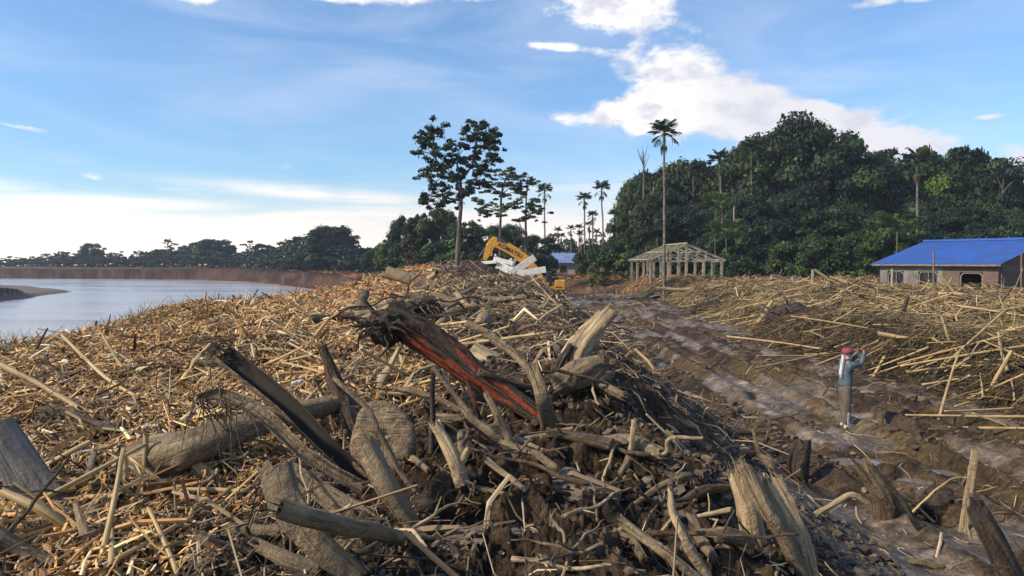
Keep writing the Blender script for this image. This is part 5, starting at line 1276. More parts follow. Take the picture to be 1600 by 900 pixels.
# the tall lone tree, built limb by limb
def lone_tree():
    Y = 60.0; k = Y / F
    def c2(cx, cy): return 560 + cx / 3.0, 170 + cy / 3.0
    base = P(714, 430, Y); zb = Hs(base[0], Y) - .2; org = np.array([base[0], Y, zb])
    o = empty('tree', org); tag(o, 'tall lone tree with forked crown rising left of the excavator', 'tree')
    rng = np.random.RandomState(77)
    g = Geo()
    def pt(cx, cy, d=0): px, py = c2(cx, cy); return P(px, py, Y + d)
    trunk = [org, pt(465, 700), pt(474, 560), pt(480, 420), pt(478, 330), pt(462, 255)]
    g.tube(trunk, [.24, .20, .17, .13, .10, .06], sides=12, n=40, rng=rng, rough=.25, caps='cut', mats=(0, 0))
    spots = [(340,110),(300,140),(390,110),(320,185),(370,180),(285,190),(400,190),(330,235),(360,250),(420,230),(340,290),(390,280),(430,270),(300,320),(345,330),(400,330),(300,400),(330,420),(380,400),(430,370),(300,440),(400,430),(390,465),(470,400),(480,440),(460,340),(500,330),
             (535,80),(510,100),(560,90),(600,100),(640,115),(540,130),(590,150),(640,150),(650,190),(520,150),(470,190),(500,200),(560,190),(610,210),(600,240),(650,215),(520,240),(560,260),(610,270),(490,280),(540,300),(590,300),(560,340),(540,380),(600,340),
             (360,100),(310,110),(350,140),(375,215),(440,300),(410,300),(370,350),(360,440),(500,400),(520,370),(630,180),(575,120),(620,130),(545,165),(585,205),(455,230),(480,250),(440,420),(320,160)]
    joints = [(470, 300), (540, 250), (600, 170), (400, 300), (350, 210), (480, 420), (400, 400), (540, 330), (560, 140), (350, 130), (470, 220)]
    links = [((478, 340), (540, 250)), ((540, 250), (600, 150)), ((475, 360), (400, 290)), ((400, 290), (350, 200)), ((350, 200), (345, 130)), ((479, 430), (400, 400)), ((479, 400), (545, 330)), ((540, 250), (555, 130)), ((478, 330), (470, 220)), ((400, 400), (320, 400))]
    for (a, b_) in links: g.tube([pt(*a), pt((a[0] + b_[0]) / 2 + rng.randn() * 6, (a[1] + b_[1]) / 2 + 8), pt(*b_)], [.12, .09, .05], sides=7, n=12, rng=rng, rough=.5, caps='cut', mats=(0, 0))
    cl = []
    for cx, cy in spots:
        d = rng.randn() * .9; c = pt(cx + rng.randn() * 4, cy + rng.randn() * 4, d)
        j = min(joints, key=lambda q: (q[0] - cx) ** 2 + (q[1] - cy) ** 2)
        g.tube([pt(*j), (pt(*j) + c) / 2 + rng.randn(3) * .1, c], [.05, .035, .018], sides=5, n=7, rng=rng, rough=.5, caps='cut', mats=(0, 0))
        for _ in range(3): cl.append((*(c + rng.randn(3) * .30 - org), rng.uniform(.24, .42)))
    link('trunk', g.mesh('trunk', org), M_TRUNK, o)
    link('crown', crown_mesh('crown', cl, rng, .17, 62, [(.028, .050, .022), (.022, .042, .024), (.04, .062, .024)], lump=.8, flat=.9), M_LEAF, o)
lone_tree()
def airy_tree(spots, trunkpts, Y, label, seed, lr=.55, greens=G_OLIVE, per=95):
    rng = np.random.RandomState(seed)
    def pt(cx, cy, d=0): return P(560 + cx / 3.0, 170 + cy / 3.0, Y + d)
    b0 = pt(*trunkpts[0]); org = np.array([b0[0], Y, Hs(b0[0], Y) - .2]); o = empty('tree', org); tag(o, label, 'tree')
    g = Geo(); tp = [org] + [pt(*q) for q in trunkpts]
    g.tube(tp, np.linspace(.17, .05, len(tp)), sides=9, n=24, rng=rng, rough=.3, caps='cut', mats=(0, 0)); cl = []
    for cx, cy in spots:
        c = pt(cx, cy, rng.randn() * 1.2); zc = c[2] - .8
        ys = [abs(pt(*q)[2] - zc) for q in trunkpts]; j = pt(*trunkpts[int(np.argmin(ys))])
        g.tube([j, (j + c) / 2 + [0, 0, -.1], c], [.07, .05, .02], sides=5, n=7, rng=rng, rough=.5, caps='cut', mats=(0, 0))
        for _ in range(6): cl.append((*(c + rng.randn(3) * [lr * 1.15, lr * 1.0, lr * .6] - org), rng.uniform(.5, 1.1) * lr * .75))
    link('trunk', g.mesh('trunk', org), M_TRUNK, o)
    link('crown', crown_mesh('crown', cl, rng, .15, per, greens, lump=.95, flat=.55), M_LEAF, o)
airy_tree([(700, 290), (740, 300), (765, 325), (650, 325), (690, 345), (725, 350), (620, 355), (600, 390), (655, 395), (700, 400), (740, 385), (565, 445), (615, 450), (680, 455), (740, 440), (600, 500), (655, 495), (700, 480), (640, 300), (585, 470)], [(665, 600), (668, 480), (672, 400), (690, 330), (715, 290)], 82, 'layered airy tree right of the tall lone tree', 5)
airy_tree([(800, 350), (785, 385), (800, 430), (835, 450), (760, 460), (820, 490), (780, 520), (845, 510), (750, 520), (795, 310), (770, 400), (830, 475)], [(785, 600), (785, 500), (787, 400), (795, 320)], 84, 'slim airy tree between the layered tree and the lone palm', 6, lr=.5)

# ---------------------------------------------------------------- areca palms
def frond_mesh(seed, L=1.0):
    rng = np.random.RandomState(seed); n = 11; t = np.linspace(0, 1, n)
    c = np.stack([L * (t * .80), 0 * t, L * (.55 * t - .70 * t * t)], -1)
    g = Geo(); g.tube(c, .018 * L * (1 - .8 * t), sides=5, n=n, rng=rng, rough=0, caps='cut', mats=(0, 0))
    V = []; Q = []; k = g.n
    for i, tt in enumerate(np.linspace(.10, 1, 20)):
        p = np.array([np.interp(tt, t, c[:, 0]), 0, np.interp(tt, t, c[:, 2])]); ll = L * .34 * math.sin(math.pi * min(1, tt * .8 + .16)) + .05 * L
        for s in (-1, 1):
            tip = p + np.array([.30 * ll, s * ll * .8, -.50 * ll + rng.randn() * .05 * L]); wv = np.array([.022 * L, 0, .012])
            V += [p - wv, p + wv, tip + wv * .5, tip - wv * .5]; Q.append([k, k + 1, k + 2, k + 3]); k += 4
    g.add(V, Q)
    me = g.mesh('frond'); a = me.attributes.new('col', 'FLOAT_COLOR', 'POINT')
    m_ = len(me.vertices); cc = np.ones((m_, 4), np.float32); cc[:, :3] = np.array([.030, .050, .022]) * np.exp(rng.randn(m_, 1) * .15); a.data.foreach_set('color', cc.ravel()); return me
fr = [frond_mesh(i) for i in range(3)]
def palm(px, top, Y, label, group=None, fl=1.9, nf=13, lean=0.0, skirt=True, zb=None, basepx=None):
    q = P(px, top, Y); X = q[0]; bx = P(basepx if basepx else px, 430, Y)[0]
    zb = Hs(bx, Y) - .2 if zb is None else zb; tz = q[2] - fl * .45
    o = empty('palm', (bx, Y, zb)); h = tz - zb; dxp = X - bx; rng = np.random.RandomState(int(px * 3 + top)); r0 = .11 if Y < 120 else .14
    g = Geo(); g.tube([(0, 0, 0), (dxp * .35, 0, h * .5), (dxp, 0, h - fl * .35)], [r0 * 1.2, r0, r0 * .85], sides=8, n=20, rng=rng, rough=.2, caps='cut', mats=(0, 0)); link('trunk', g.mesh('trunk'), M_PALMT, o)
    g = Geo(); g.tube([(dxp, 0, h - fl * .35), (dxp, 0, h - fl * .1), (dxp, 0, h + fl * .05)], [r0 * 1.05, r0 * 1.2, r0 * .6], sides=8, n=6, rng=rng, rough=0, caps='cut', mats=(0, 0)); link('crownshaft', g.mesh('crownshaft'), M_PALMG, o)
    for k in range(nf):
        f = link('frond', fr[k % 3], M_LEAF, o); up = -1.35 + 1.25 * (k / nf) if k < nf - 3 else .25 + .2 * rng.rand()
        f.location = (dxp, 0, h); f.rotation_euler = (rng.randn() * .15, up + rng.randn() * .1, k * 2.4 + rng.randn() * .2); f.scale = (fl * (1.22 - .35 * k / nf),) * 3
    if skirt:
        g = Geo()
        for k in range(14):
            a = rng.uniform(0, 6.28); rr = r0 * 1.2; z = h - fl * .38
            g.tube([(dxp + rr * math.cos(a), rr * math.sin(a), z), (dxp + 2.2 * rr * math.cos(a), 2.2 * rr * math.sin(a), z - fl * .12), (dxp + 1.9 * rr * math.cos(a), 1.9 * rr * math.sin(a), z - fl * rng.uniform(.25, .5))], [.02 * fl, .035 * fl, .01], sides=5, n=5, rng=rng, rough=.4, caps='cut', mats=(0, 0))
        link('hanging_seeds', g.mesh('hanging_seeds'), M_BROWN, o)
    tag(o, label, 'palm', group)
palm(1038, 200, 62, 'tallest palm, standing in front of the timber frame', fl=1.75, nf=15, skirt=True)
palm(851, 294, 105, 'palm on its own between the airy trees and the sunset gap', fl=1.75, basepx=851)
palm(940, 290, 100, 'taller palm of the pair standing right in the bright gap', fl=1.7, basepx=944)
palm(913, 307, 104, 'second tallest palm of the bright gap, left of the taller one', fl=1.55, basepx=914)
palm(926, 334, 120, 'shorter palm between the pair in the bright gap', fl=1.3)
palm(1125, 245, 84, 'palm with a pale trunk in front of the wood above the timber frame', fl=1.9, basepx=1130)
palm(1174, 226, 96, 'dark palm beside the high dome of the wood', fl=2.3, skirt=False)
palm(1433, 244, 78, 'palm with a visible pale trunk above the blue roofed house', fl=2.2)
for px, top in ((872, 359), (892, 356), (905, 354), (908, 365), (921, 350), (932, 362), (941, 368), (864, 368), (877, 368), (960, 333), (964, 346)):
    palm(px, top, 150 if px < 950 else 108, 'small far palm low in the bright gap' if px < 950 else 'half hidden palm at the left edge of the dark wood', 'small far palms in the gap' if px < 950 else 'half hidden palms at the wood edge', fl=1.5, nf=9, skirt=px < 930)
for px, top in ((247, 396), (262, 378), (214, 396), (224, 396), (236, 398)):
    palm(px, top, 246, 'tiny palm above the far belt across the river', 'palms of the far belt', fl=2.4, nf=8, skirt=False)
# low young palms and a bare snag
frl = [frond_mesh(i + 7) for i in range(3)]
def low_palm(px, py, Y, fl, label, n=12):
    q = P(px, py, Y); o = empty('young_palm', q); rng = np.random.RandomState(int(px))
    zb = Hs(q[0], Y); g = Geo(); g.tube([(0, 0, zb - q[2] - .1), (0, 0, 0)], [.08, .07], sides=8, n=8, rng=rng, rough=.2, caps='cut', mats=(0, 0)); link('trunk', g.mesh('trunk'), M_PALMG, o)
    for k in range(n):
        f = link('frond', frl[k % 3], M_LEAF_L, o); f.rotation_euler = (rng.randn() * .1, -1.2 + 1.1 * k / n, k * 2.4); f.scale = (fl,) * 3
    tag(o, label, 'palm')
M_LEAF_L = mat_attr('young_leaves', .5, .25, .9, spec=.4, transl=.3, tint=(1.9, 2.1, 1.1))
low_palm(1402, 362, 72, 3.2, 'bushy young palm left above the blue roof')
low_palm(1135, 372, 80, 3.0, 'light green young palm behind the right of the timber frame')
low_palm(1118, 326, 82, 2.6, 'yellowish palm below the pale trunked palm')
q = P(1005, 236, 100); g = Geo(); rng = np.random.RandomState(3); zb = Hs(q[0], 100)
g.tube([(0, 0, zb - q[2]), (0.1, 0, -4), (0, 0, 0)], [.16, .12, .05], sides=7, n=20, rng=rng, caps='cut', mats=(0, 0))
for k in range(7):
    a = k * .9; g.tube([(0, 0, -2.6 + k * .25), (.5 * math.cos(a), .3 * math.sin(a), -1.4 + k * .2), (.9 * math.cos(a), .5 * math.sin(a), -.4 + .2 * k)], [.06, .04, .015], sides=5, n=7, rng=rng, caps='cut', mats=(0, 0))
tag(link('bare_tree', g.mesh('bare_tree'), M_TRUNK, None, q), 'bare dead treetop left of the tallest palm', 'tree')
# reddish dry shrub before the middle grove
def dry_shrub(px, py, dpx, Y, label, cols, seed, hgt=1.3):
    c = P(px, py, Y); rng = np.random.RandomState(seed); r = dpx * Y / F / 2
    o = empty('dry_shrub', (c[0], Y, Hs(c[0], Y))); org = np.array(o.location); c0 = c - org
    cl = [(c0[0] + rng.randn() * r * .4, rng.randn() * r * .4, max(.2, c0[2] + rng.randn() * r * .5 * hgt), r * .4) for _ in range(14)]
    link('foliage', crown_mesh('foliage', cl, rng, r * .16, 70, cols, droop=1, lump=.8), M_LEAF, o)
    g = Geo()
    for k in range(7): g.tube([(rng.randn() * .1, rng.randn() * .1, -.1), (cl[k][0] * .5, cl[k][1] * .5, cl[k][2] * .5), cl[k][:3]], [.04, .03, .01], sides=5, n=6, rng=rng, caps='cut', mats=(0, 0))
    link('stem', g.mesh('stem'), M_BROWN, o); tag(o, label, 'shrub')
dry_shrub(638, 390, 24, 84, 'rust coloured dead shrub before the bamboo clumps', [(.16, .075, .04), (.12, .06, .035)], 1, 2.0)
dry_shrub(926, 434, 22, 78, 'pale green shrub right of the excavator', [(.14, .13, .05), (.10, .11, .04)], 2, 1.0)
dry_shrub(942, 428, 26, 84, 'brownish weedy shrub left of the timber frame', [(.16, .11, .05), (.11, .10, .04)], 3, 1.0)
dry_shrub(1512, 466, 52, 44, 'wine red dead brushwood on the crest of the right heap', [(.07, .028, .022), (.05, .025, .02)], 4, .5)
dry_shrub(428, 482, 22, 62, 'thin reddish weed standing at the river edge', [(.12, .07, .05), (.09, .07, .04)], 5, 1.2)

# grass on the river bank
def grass():
    rng = np.random.RandomState(9); n = 34000
    Y = np.exp(rng.uniform(math.log(14), math.log(80), n)); X = -rng.uniform(.16, .80, n) * Y
    rd = river_d(X, Y); m_ = vn(X * .35, Y * .35, 71)
    k = (rd > .6) & (rd < np.where(Y < 34, 11.5, 8.5)) & (m_ + rng.uniform(-.25, .25, n) > .40); X, Y = X[k], Y[k]; n = len(X); Z = H(X, Y)
    L = rng.uniform(.15, .50, n) * (1 + .2 * np.abs(rng.randn(n))); a = rng.uniform(0, 6.28, n); w_ = .006 * np.clip(Y / 18, 1, 3)
    lean = rng.randn(n, 2) * .22
    b0 = np.stack([X, Y, Z - .03], -1); s = np.stack([np.cos(a), np.sin(a), 0 * a], -1) * w_[:, None]
    m1 = b0 + np.stack([lean[:, 0] * L * .4, lean[:, 1] * L * .4, L * .55], -1); t1 = b0 + np.stack([lean[:, 0] * L * 1.3, lean[:, 1] * L * 1.3, L], -1)
    V = np.stack([b0 - s, b0 + s, m1 - s * .8, m1 + s * .8, t1], 1).reshape(-1, 3); base = np.arange(n)[:, None] * 5
    Q = base + np.array([[0, 1, 3, 2]]); T = base + np.array([[2, 3, 4]])
    col = shades(rng, n, [(.15, .12, .05), (.09, .10, .035), (.22, .17, .09), (.06, .075, .03)], [3, 3, 2, 2])
    tag(link('bank_grass', np_mesh('bank_grass', V, Q, T, col=np.repeat(col, 5, 0)), M_LEAF), 'sparse dry grass along the near river bank', 'grass', kind='stuff')
grass()
# ---------------------------------------------------------------- blue roofed house, half buried
M_BLUE = None
def corr_mat(name, c):
    m, t, b = new_mat(name)
    u = col_attr(t, 'luv').outputs['Vector']; g = t.node('ShaderNodeNewGeometry').outputs['Position']
    n = t.noise(g, .9, 5, .6); sx_ = t.node('ShaderNodeSeparateXYZ', i0=u).outputs[1]
    wv = t.math('SINE', t.math('MULTIPLY', sx_, 2 * math.pi / .22))
    t.put(b.inputs['Base Color'], t.mix(t.ramp(n, .3, .7), tuple(x * .7 + .015 for x in c), tuple(min(1, x * 1.2) for x in c)))
    b.inputs['Roughness'].default_value = .45; bump(t, b, wv, .6, .04); return m
M_BLUE = corr_mat('blue_sheet', (.020, .080, .34))
M_PALEBLUE = corr_mat('pale_blue_sheet', (.16, .24, .45))
M_CONC = mat_plain('grey_plaster', (.15, .14, .125), .85, nscale=1.2, var=.35, bumps=.4)
def brick_mat():
    m, t, b = new_mat('raw_brick'); uv = col_attr(t, 'luv').outputs['Vector']
    s_ = t.node('ShaderNodeSeparateXYZ', i0=uv).outputs; v2 = t.node('ShaderNodeCombineXYZ', i0=s_[0], i1=s_[2], i2=0.0).outputs[0]
    br = t.node('ShaderNodeTexBrick', Vector=v2, Scale=1.0, Mortar_Size=.012, Brick_Width=.24, Row_Height=.085); br.inputs['Color1'].default_value = (.13, .072, .052, 1); br.inputs['Color2'].default_value = (.09, .05, .038, 1); br.inputs['Mortar'].default_value = (.15, .13, .11, 1)
    g = t.node('ShaderNodeNewGeometry').outputs['Position']
    t.put(b.inputs['Base Color'], t.mix(1.0, br.outputs[0], t.mix(t.noise(g, 1.5, 5), (.6, .6, .6), (1.3, 1.3, 1.3)), 'MULTIPLY')); b.inputs['Roughness'].default_value = .9; return m
M_BRICK = brick_mat()
M_FRAME = mat_plain('pale_frame', (.16, .15, .13), .5)
M_GLASS = mat_plain('dark_glass', (.02, .022, .025), .12)
def house():
    B = np.array([29.8, 45.0, 0]); A = np.array([25.5, 52.3, 0]); e = (B - A) / np.linalg.norm(B - A); w_ = np.array([e[1] * -1, e[0], 0]); w_ = np.array([.86, .5, 0]); w_ /= np.linalg.norm(w_)
    L = np.linalg.norm(B - A); W = 6.1; ze = 3.20; zr = 4.82; org = A.copy(); org[2] = .9
    o = empty('house', org); tag(o, 'half buried house under a bright blue corrugated roof', 'house')
    up = np.array([0, 0, 1.0])
    A2, B2 = A + w_ * .45 + e * .35, B + w_ * .45 - e * .35
    def wall(p0, p1, z0, z1, mat, holes=(), name='wall', th=.2, nrm=None):
        """wall of piers, sills and lintels round real openings; holes: (start, end, z0, z1)"""
        g = Geo(); d = (p1 - p0); Lw = np.linalg.norm(d); d = d / Lw; nr = nrm / np.linalg.norm(nrm)
        def blk(a, b_, za, zb_):
            if b_ - a < .01 or zb_ - za < .01: return
            c0 = p0 + d * a + up * (za + zb_) / 2; c1 = p0 + d * b_ + up * (za + zb_) / 2
            n0 = g.n; g.box(c0, c1, nr * th / 2, up * (zb_ - za) / 2); U = g.U[-1]; U[:, 0] += a; U[:, 2] += (za + zb_) / 2
        x_ = 0
        for (a, b_, za, zb_) in holes: blk(x_, a, z0, z1); blk(a, b_, z0, za); blk(a, b_, zb_, z1); x_ = b_
        blk(x_, Lw, z0, z1); return link(name, g.mesh(name, org), mat, o)
    Lf = np.linalg.norm(B2 - A2); half = Lf * .56
    mid = A2 + (B2 - A2) / Lf * half
    wins = [(.55, 1.75, 1.2, 2.72), (2.75, 4.05, 1.2, 2.72)]
    w1 = wall(A2, mid, .3, ze - .02, M_CONC, wins, nrm=w_)
    w2 = wall(mid + e * .003, B2, .3, ze - .02, M_BRICK, [(1.1, 2.5, 1.2, 2.68)], nrm=w_); w2['label'] = 'red brick front wall'
    C2, D2 = B2 + w_ * (2 * W - .9), A2 + w_ * (2 * W - .9)
    w3 = wall(B2 + w_ * .12, C2, .3, ze - .02, M_BRICK, (), nrm=e)
    wall(A2 + w_ * .12, D2, .3, ze - .02, M_CONC, (), nrm=e); wall(D2 - w_ * .12, C2 - w_ * .12, .3, ze - .02, M_CONC, (), nrm=w_)
    R0, R1 = A + w_ * W, B + w_ * W
    for base_, sg in ((B2, 1), (A2, -1)):
        g = Geo(); t0 = base_ + up * (ze - .01); t1 = base_ + w_ * (2 * W - .9) + up * (ze - .01); tm = base_ + w_ * (W - .45) + up * (zr - .12)
        V = [t0, t1, tm, t0 + e * .15 * -sg, t1 + e * .15 * -sg, tm + e * .15 * -sg]
        g.add(V, [(0, 1, 4, 3), (1, 2, 5, 4), (2, 0, 3, 5)], [(0, 2, 1), (3, 4, 5)], U=[(np.dot(v - base_, w_), 0, v[2]) for v in V]); link('gable', g.mesh('gable', org), M_BRICK if sg > 0 else M_CONC, o)
    def slope(p0, p1, p2, p3, name):
        g = Geo(); n = np.cross(p1 - p0, p3 - p0); n /= np.linalg.norm(n); n = n if n[2] > 0 else -n; t_ = n * .03
        V = [p0, p1, p2, p3, p0 + t_, p1 + t_, p2 + t_, p3 + t_]; la = np.linalg.norm(p1 - p0); lb = np.linalg.norm(p3 - p0)
        U = [(0, 0, 0), (0, la, 0), (lb, la, 0), (lb, 0, 0)] * 2
        g.add(V, [(0, 3, 2, 1), (4, 5, 6, 7), (0, 1, 5, 4), (1, 2, 6, 5), (2, 3, 7, 6), (3, 0, 4, 7)], U=U); return link(name, g.mesh(name, org), M_BLUE, o)
    s1 = slope(A + up * ze - w_ * .12, B + up * ze - w_ * .12, R1 + up * zr, R0 + up * zr, 'roof')
    slope(R0 + up * zr, R1 + up * zr, B + w_ * 2 * W + up * ze, A + w_ * 2 * W + up * ze, 'roof')
    g = Geo(); g.tube([R0 + up * (zr + .05), R1 + up * (zr + .05)], [.12, .12], sides=8, n=6, rough=0, bark=0, caps='cut', mats=(0, 0)); link('ridge_cap', g.mesh('ridge_cap', org), M_BLUE, s1)
    g = Geo(); g.box(A + up * (ze - .06) - w_ * .08, B + up * (ze - .06) - w_ * .08, w_ * .03, up * .06); link('eave_board', g.mesh('eave_board', org), M_GREY, o)
    for (st, (a, b_, za, zb_), nm) in ((A2, wins[0], 0), (A2, wins[1], 1), (mid, (1.1, 2.5, 1.2, 2.68), 2)):
        g = Geo(); f = lambda s, z: st + e * s + up * z
        ch = .22
        pts = [f(a + .04, za), f(a + .04, zb_ - ch), f(a + ch, zb_ - .04), f(b_ - ch, zb_ - .04), f(b_ - .04, zb_ - ch), f(b_ - .04, za)]
        for k in range(5): g.box(pts[k], pts[k + 1], w_ * .05, (np.cross(w_, (pts[k + 1] - pts[k]) / np.linalg.norm(pts[k + 1] - pts[k]))) * .035)
        if nm < 2: m_ = (a + b_) / 2; g.box(f(m_, za), f(m_, zb_ - .06), w_ * .03, e * .025)
        fr_ = link('window_frame', g.mesh('window_frame', org), M_FRAME, o)
        if nm < 2:
            g = Geo(); g.box(f(a + .03, (za + zb_) / 2) + w_ * .06, f(b_ - .03, (za + zb_) / 2) + w_ * .06, w_ * .005, up * (zb_ - za) * .49); link('pane', g.mesh('pane', org), M_GLASS, fr_)
house()
def small_house():
    Y = 118.0; org = np.array([P(879, 415, Y)[0], Y, 1.2]); o = empty('house', org); tag(o, 'small far house with a pale blue roof right of the excavator', 'house')
    def pz(py, Y_=Y): return P(800, py, Y_)[2] - 1.2
    def pxx(px): return P(px, 410, Y)[0] - org[0]
    x0, x1 = pxx(852), pxx(908); ze = pz(411); zr = pz(398) + .25
    g = Geo(); g.abox(((x0 + x1) / 2, 2.2, ze / 2 - .2), ((x1 - x0) / 2 - .2, 2.0, ze / 2 + .2)); link('wall', g.mesh('wall'), mat_plain('pale_wall', (.36, .33, .30), .8, nscale=.8), o)
    g = Geo(); V = [(x0, -.3, ze), (x1, -.3, ze), (x1 - .8, 2.4, zr), (x0 + .3, 2.4, zr), (x0, 5, ze), (x1, 5, ze)]; V += [(a, b_, c + .06) for a, b_, c in V]
    g.add(V, [(0, 3, 2, 1), (3, 4, 5, 2), (6, 7, 8, 9), (9, 8, 11, 10), (0, 1, 7, 6), (1, 2, 8, 7), (2, 5, 11, 8), (5, 4, 10, 11), (4, 3, 9, 10), (3, 0, 6, 9)], U=[(v[1], v[0], 0) for v in V]); link('roof', g.mesh('roof'), M_PALEBLUE, o)
    g = Geo(); g.abox(((x0 + x1) / 2, .17, ze * .5), (.5, .03, .5)); link('door', g.mesh('door'), M_HOLLOW, o)
small_house()

# ---------------------------------------------------------------- open timber frame of a building
M_TIMBER = mat_wood('grey_timber', (.26, .22, .155), (.46, .40, .29), mudamt=.2, streak=(1.5, 16, 16))
def timber_frame():
    o = empty('building_frame', (17.2, 79, 1.3)); tag(o, 'open roofless timber frame of a building with gabled trusses', 'building frame'); org = np.array(o.location)
    Ys = [74.5, 77.6, 80.7, 83.8]; ax = [17.55, 17.42, 17.28, 17.15]; hw = 3.95; ze, za = 3.45, 5.1
    def bar(p, q, w_=.07, name='beam'):
        g = Geo(); p = np.array(p, float); q = np.array(q, float); d = (q - p) / np.linalg.norm(q - p); s = np.cross(d, (0, 1, 0)) if abs(d[1]) < .9 else np.array([1.0, 0, 0]); s /= np.linalg.norm(s); u = np.cross(d, s)
        g.box(p, q, s * w_, u * w_); return link(name, g.mesh(name, org), M_TIMBER, o)
    rg = random.Random(4)
    for Y, x in zip(Ys, ax):
        zg = lambda xx: Hs(xx, Y) - .2
        for k in (-1, -.5, 0, .5, 1):
            xx = x + k * (hw - .35); top = za - .1 if k == 0 else ze
            bar((xx + rg.uniform(-.03, .03), Y, zg(xx)), (xx, Y, top), .10, 'post')
        bar((x - hw + .2, Y + .16, ze - .05), (x + hw - .2, Y + .16, ze - .05), .10, 'tie_beam')
        for s in (-1, 1):
            bar((x, Y + .01, za), (x + s * hw, Y + .01, ze - .02), .11, 'rafter')
            bar((x + s * hw * .5, Y + .02, ze), (x + s * hw * .5, Y + .02, ze + .75), .08, 'strut')
            bar((x, Y + .17, ze + .2), (x + s * hw * .45, Y + .17, ze + .78), .045, 'brace')
    for k in (-1, -.5, .5, 1):
        zz = ze + (za - ze) * (1 - abs(k)) + .1
        bar((ax[0] + k * (hw - .1), Ys[0] - .3, zz), (ax[-1] + k * (hw - .1), Ys[-1] + .3, zz), .05, 'purlin')
    bar((ax[0], Ys[0] - .3, za + .12), (ax[-1], Ys[-1] + .3, za + .12), .06, 'ridge_beam')
timber_frame()

# concrete posts, low wall and poles at the crest of the right heap
for px, top, lab in ((1208, 431, 'left concrete post of the low broken wall'), (1241, 433, 'right concrete post of the low broken wall')):
    q = P(px, 445, 57); g = Geo(); zt = P(px, top, 57)[2]; g.box((0, 0, Hs(q[0], 57) - .2), (0, 0, zt), (.17, 0, 0), (0, .17, 0)); g.box((0, 0, zt + .002), (0, 0, zt + .07), (.2, 0, 0), (0, .2, 0))
    tag(link('concrete_post', g.mesh('concrete_post'), M_CONC2 if False else mat_plain('old_concrete', (.22, .20, .165), .85, nscale=3, var=.3, bumps=.4), None, (q[0], 57, 0)), lab, 'post')
q0 = P(1212, 440, 57); q1 = P(1238, 440, 57); g = Geo(); g.box((q0[0], 57, 1.2), (q1[0], 57, 1.2), (0, .09, 0), (0, 0, .75)); tag(link('low_wall', g.mesh('low_wall', (q0[0], 57, 0)), mat_plain('tan_wall', (.30, .21, .12), .9, nscale=3, var=.3, bumps=.4), None, (q0[0], 57, 0)), 'low tan remnant of wall between the concrete posts', 'wall')
def post(px, py0, py1, Y, w_, lab, mat, lean=0):
    q = P(px, py0, Y); t_ = P(px + lean, py1, Y); zb = min(q[2], Hs(q[0], Y)) - .2; g = Geo(); rng = np.random.RandomState(int(px))
    g.tube([(q[0], Y, zb), t_], [w_, w_ * .85], sides=8, n=8, rng=rng, rough=.1, bark=.03, caps='cut', mats=(0, 0)); o = link('post', g.mesh('post', (q[0], Y, zb)), mat, None, (q[0], Y, zb)); tag(o, lab, 'post')
post(1270, 458, 421, 50, .12, 'wooden post left of the raised bamboo ends', M_TIMBER)
post(1459, 445, 390, 44, .06, 'tall thin stake in front of the blue roof', M_LOG)
post(1394, 450, 420, 44, .09, 'stout stake before the first window of the blue roofed house', M_TIMBER)
post(1596, 450, 396, 44, .05, 'thin stake at the right edge in front of the brick gable', M_LOG)
post(1182, 452, 432, 56, .05, 'short stake left of the concrete posts', M_TIMBER)
post(1147, 392, 322, 86, .09, 'grey pole standing among the trees above the timber frame', M_TIMBER)

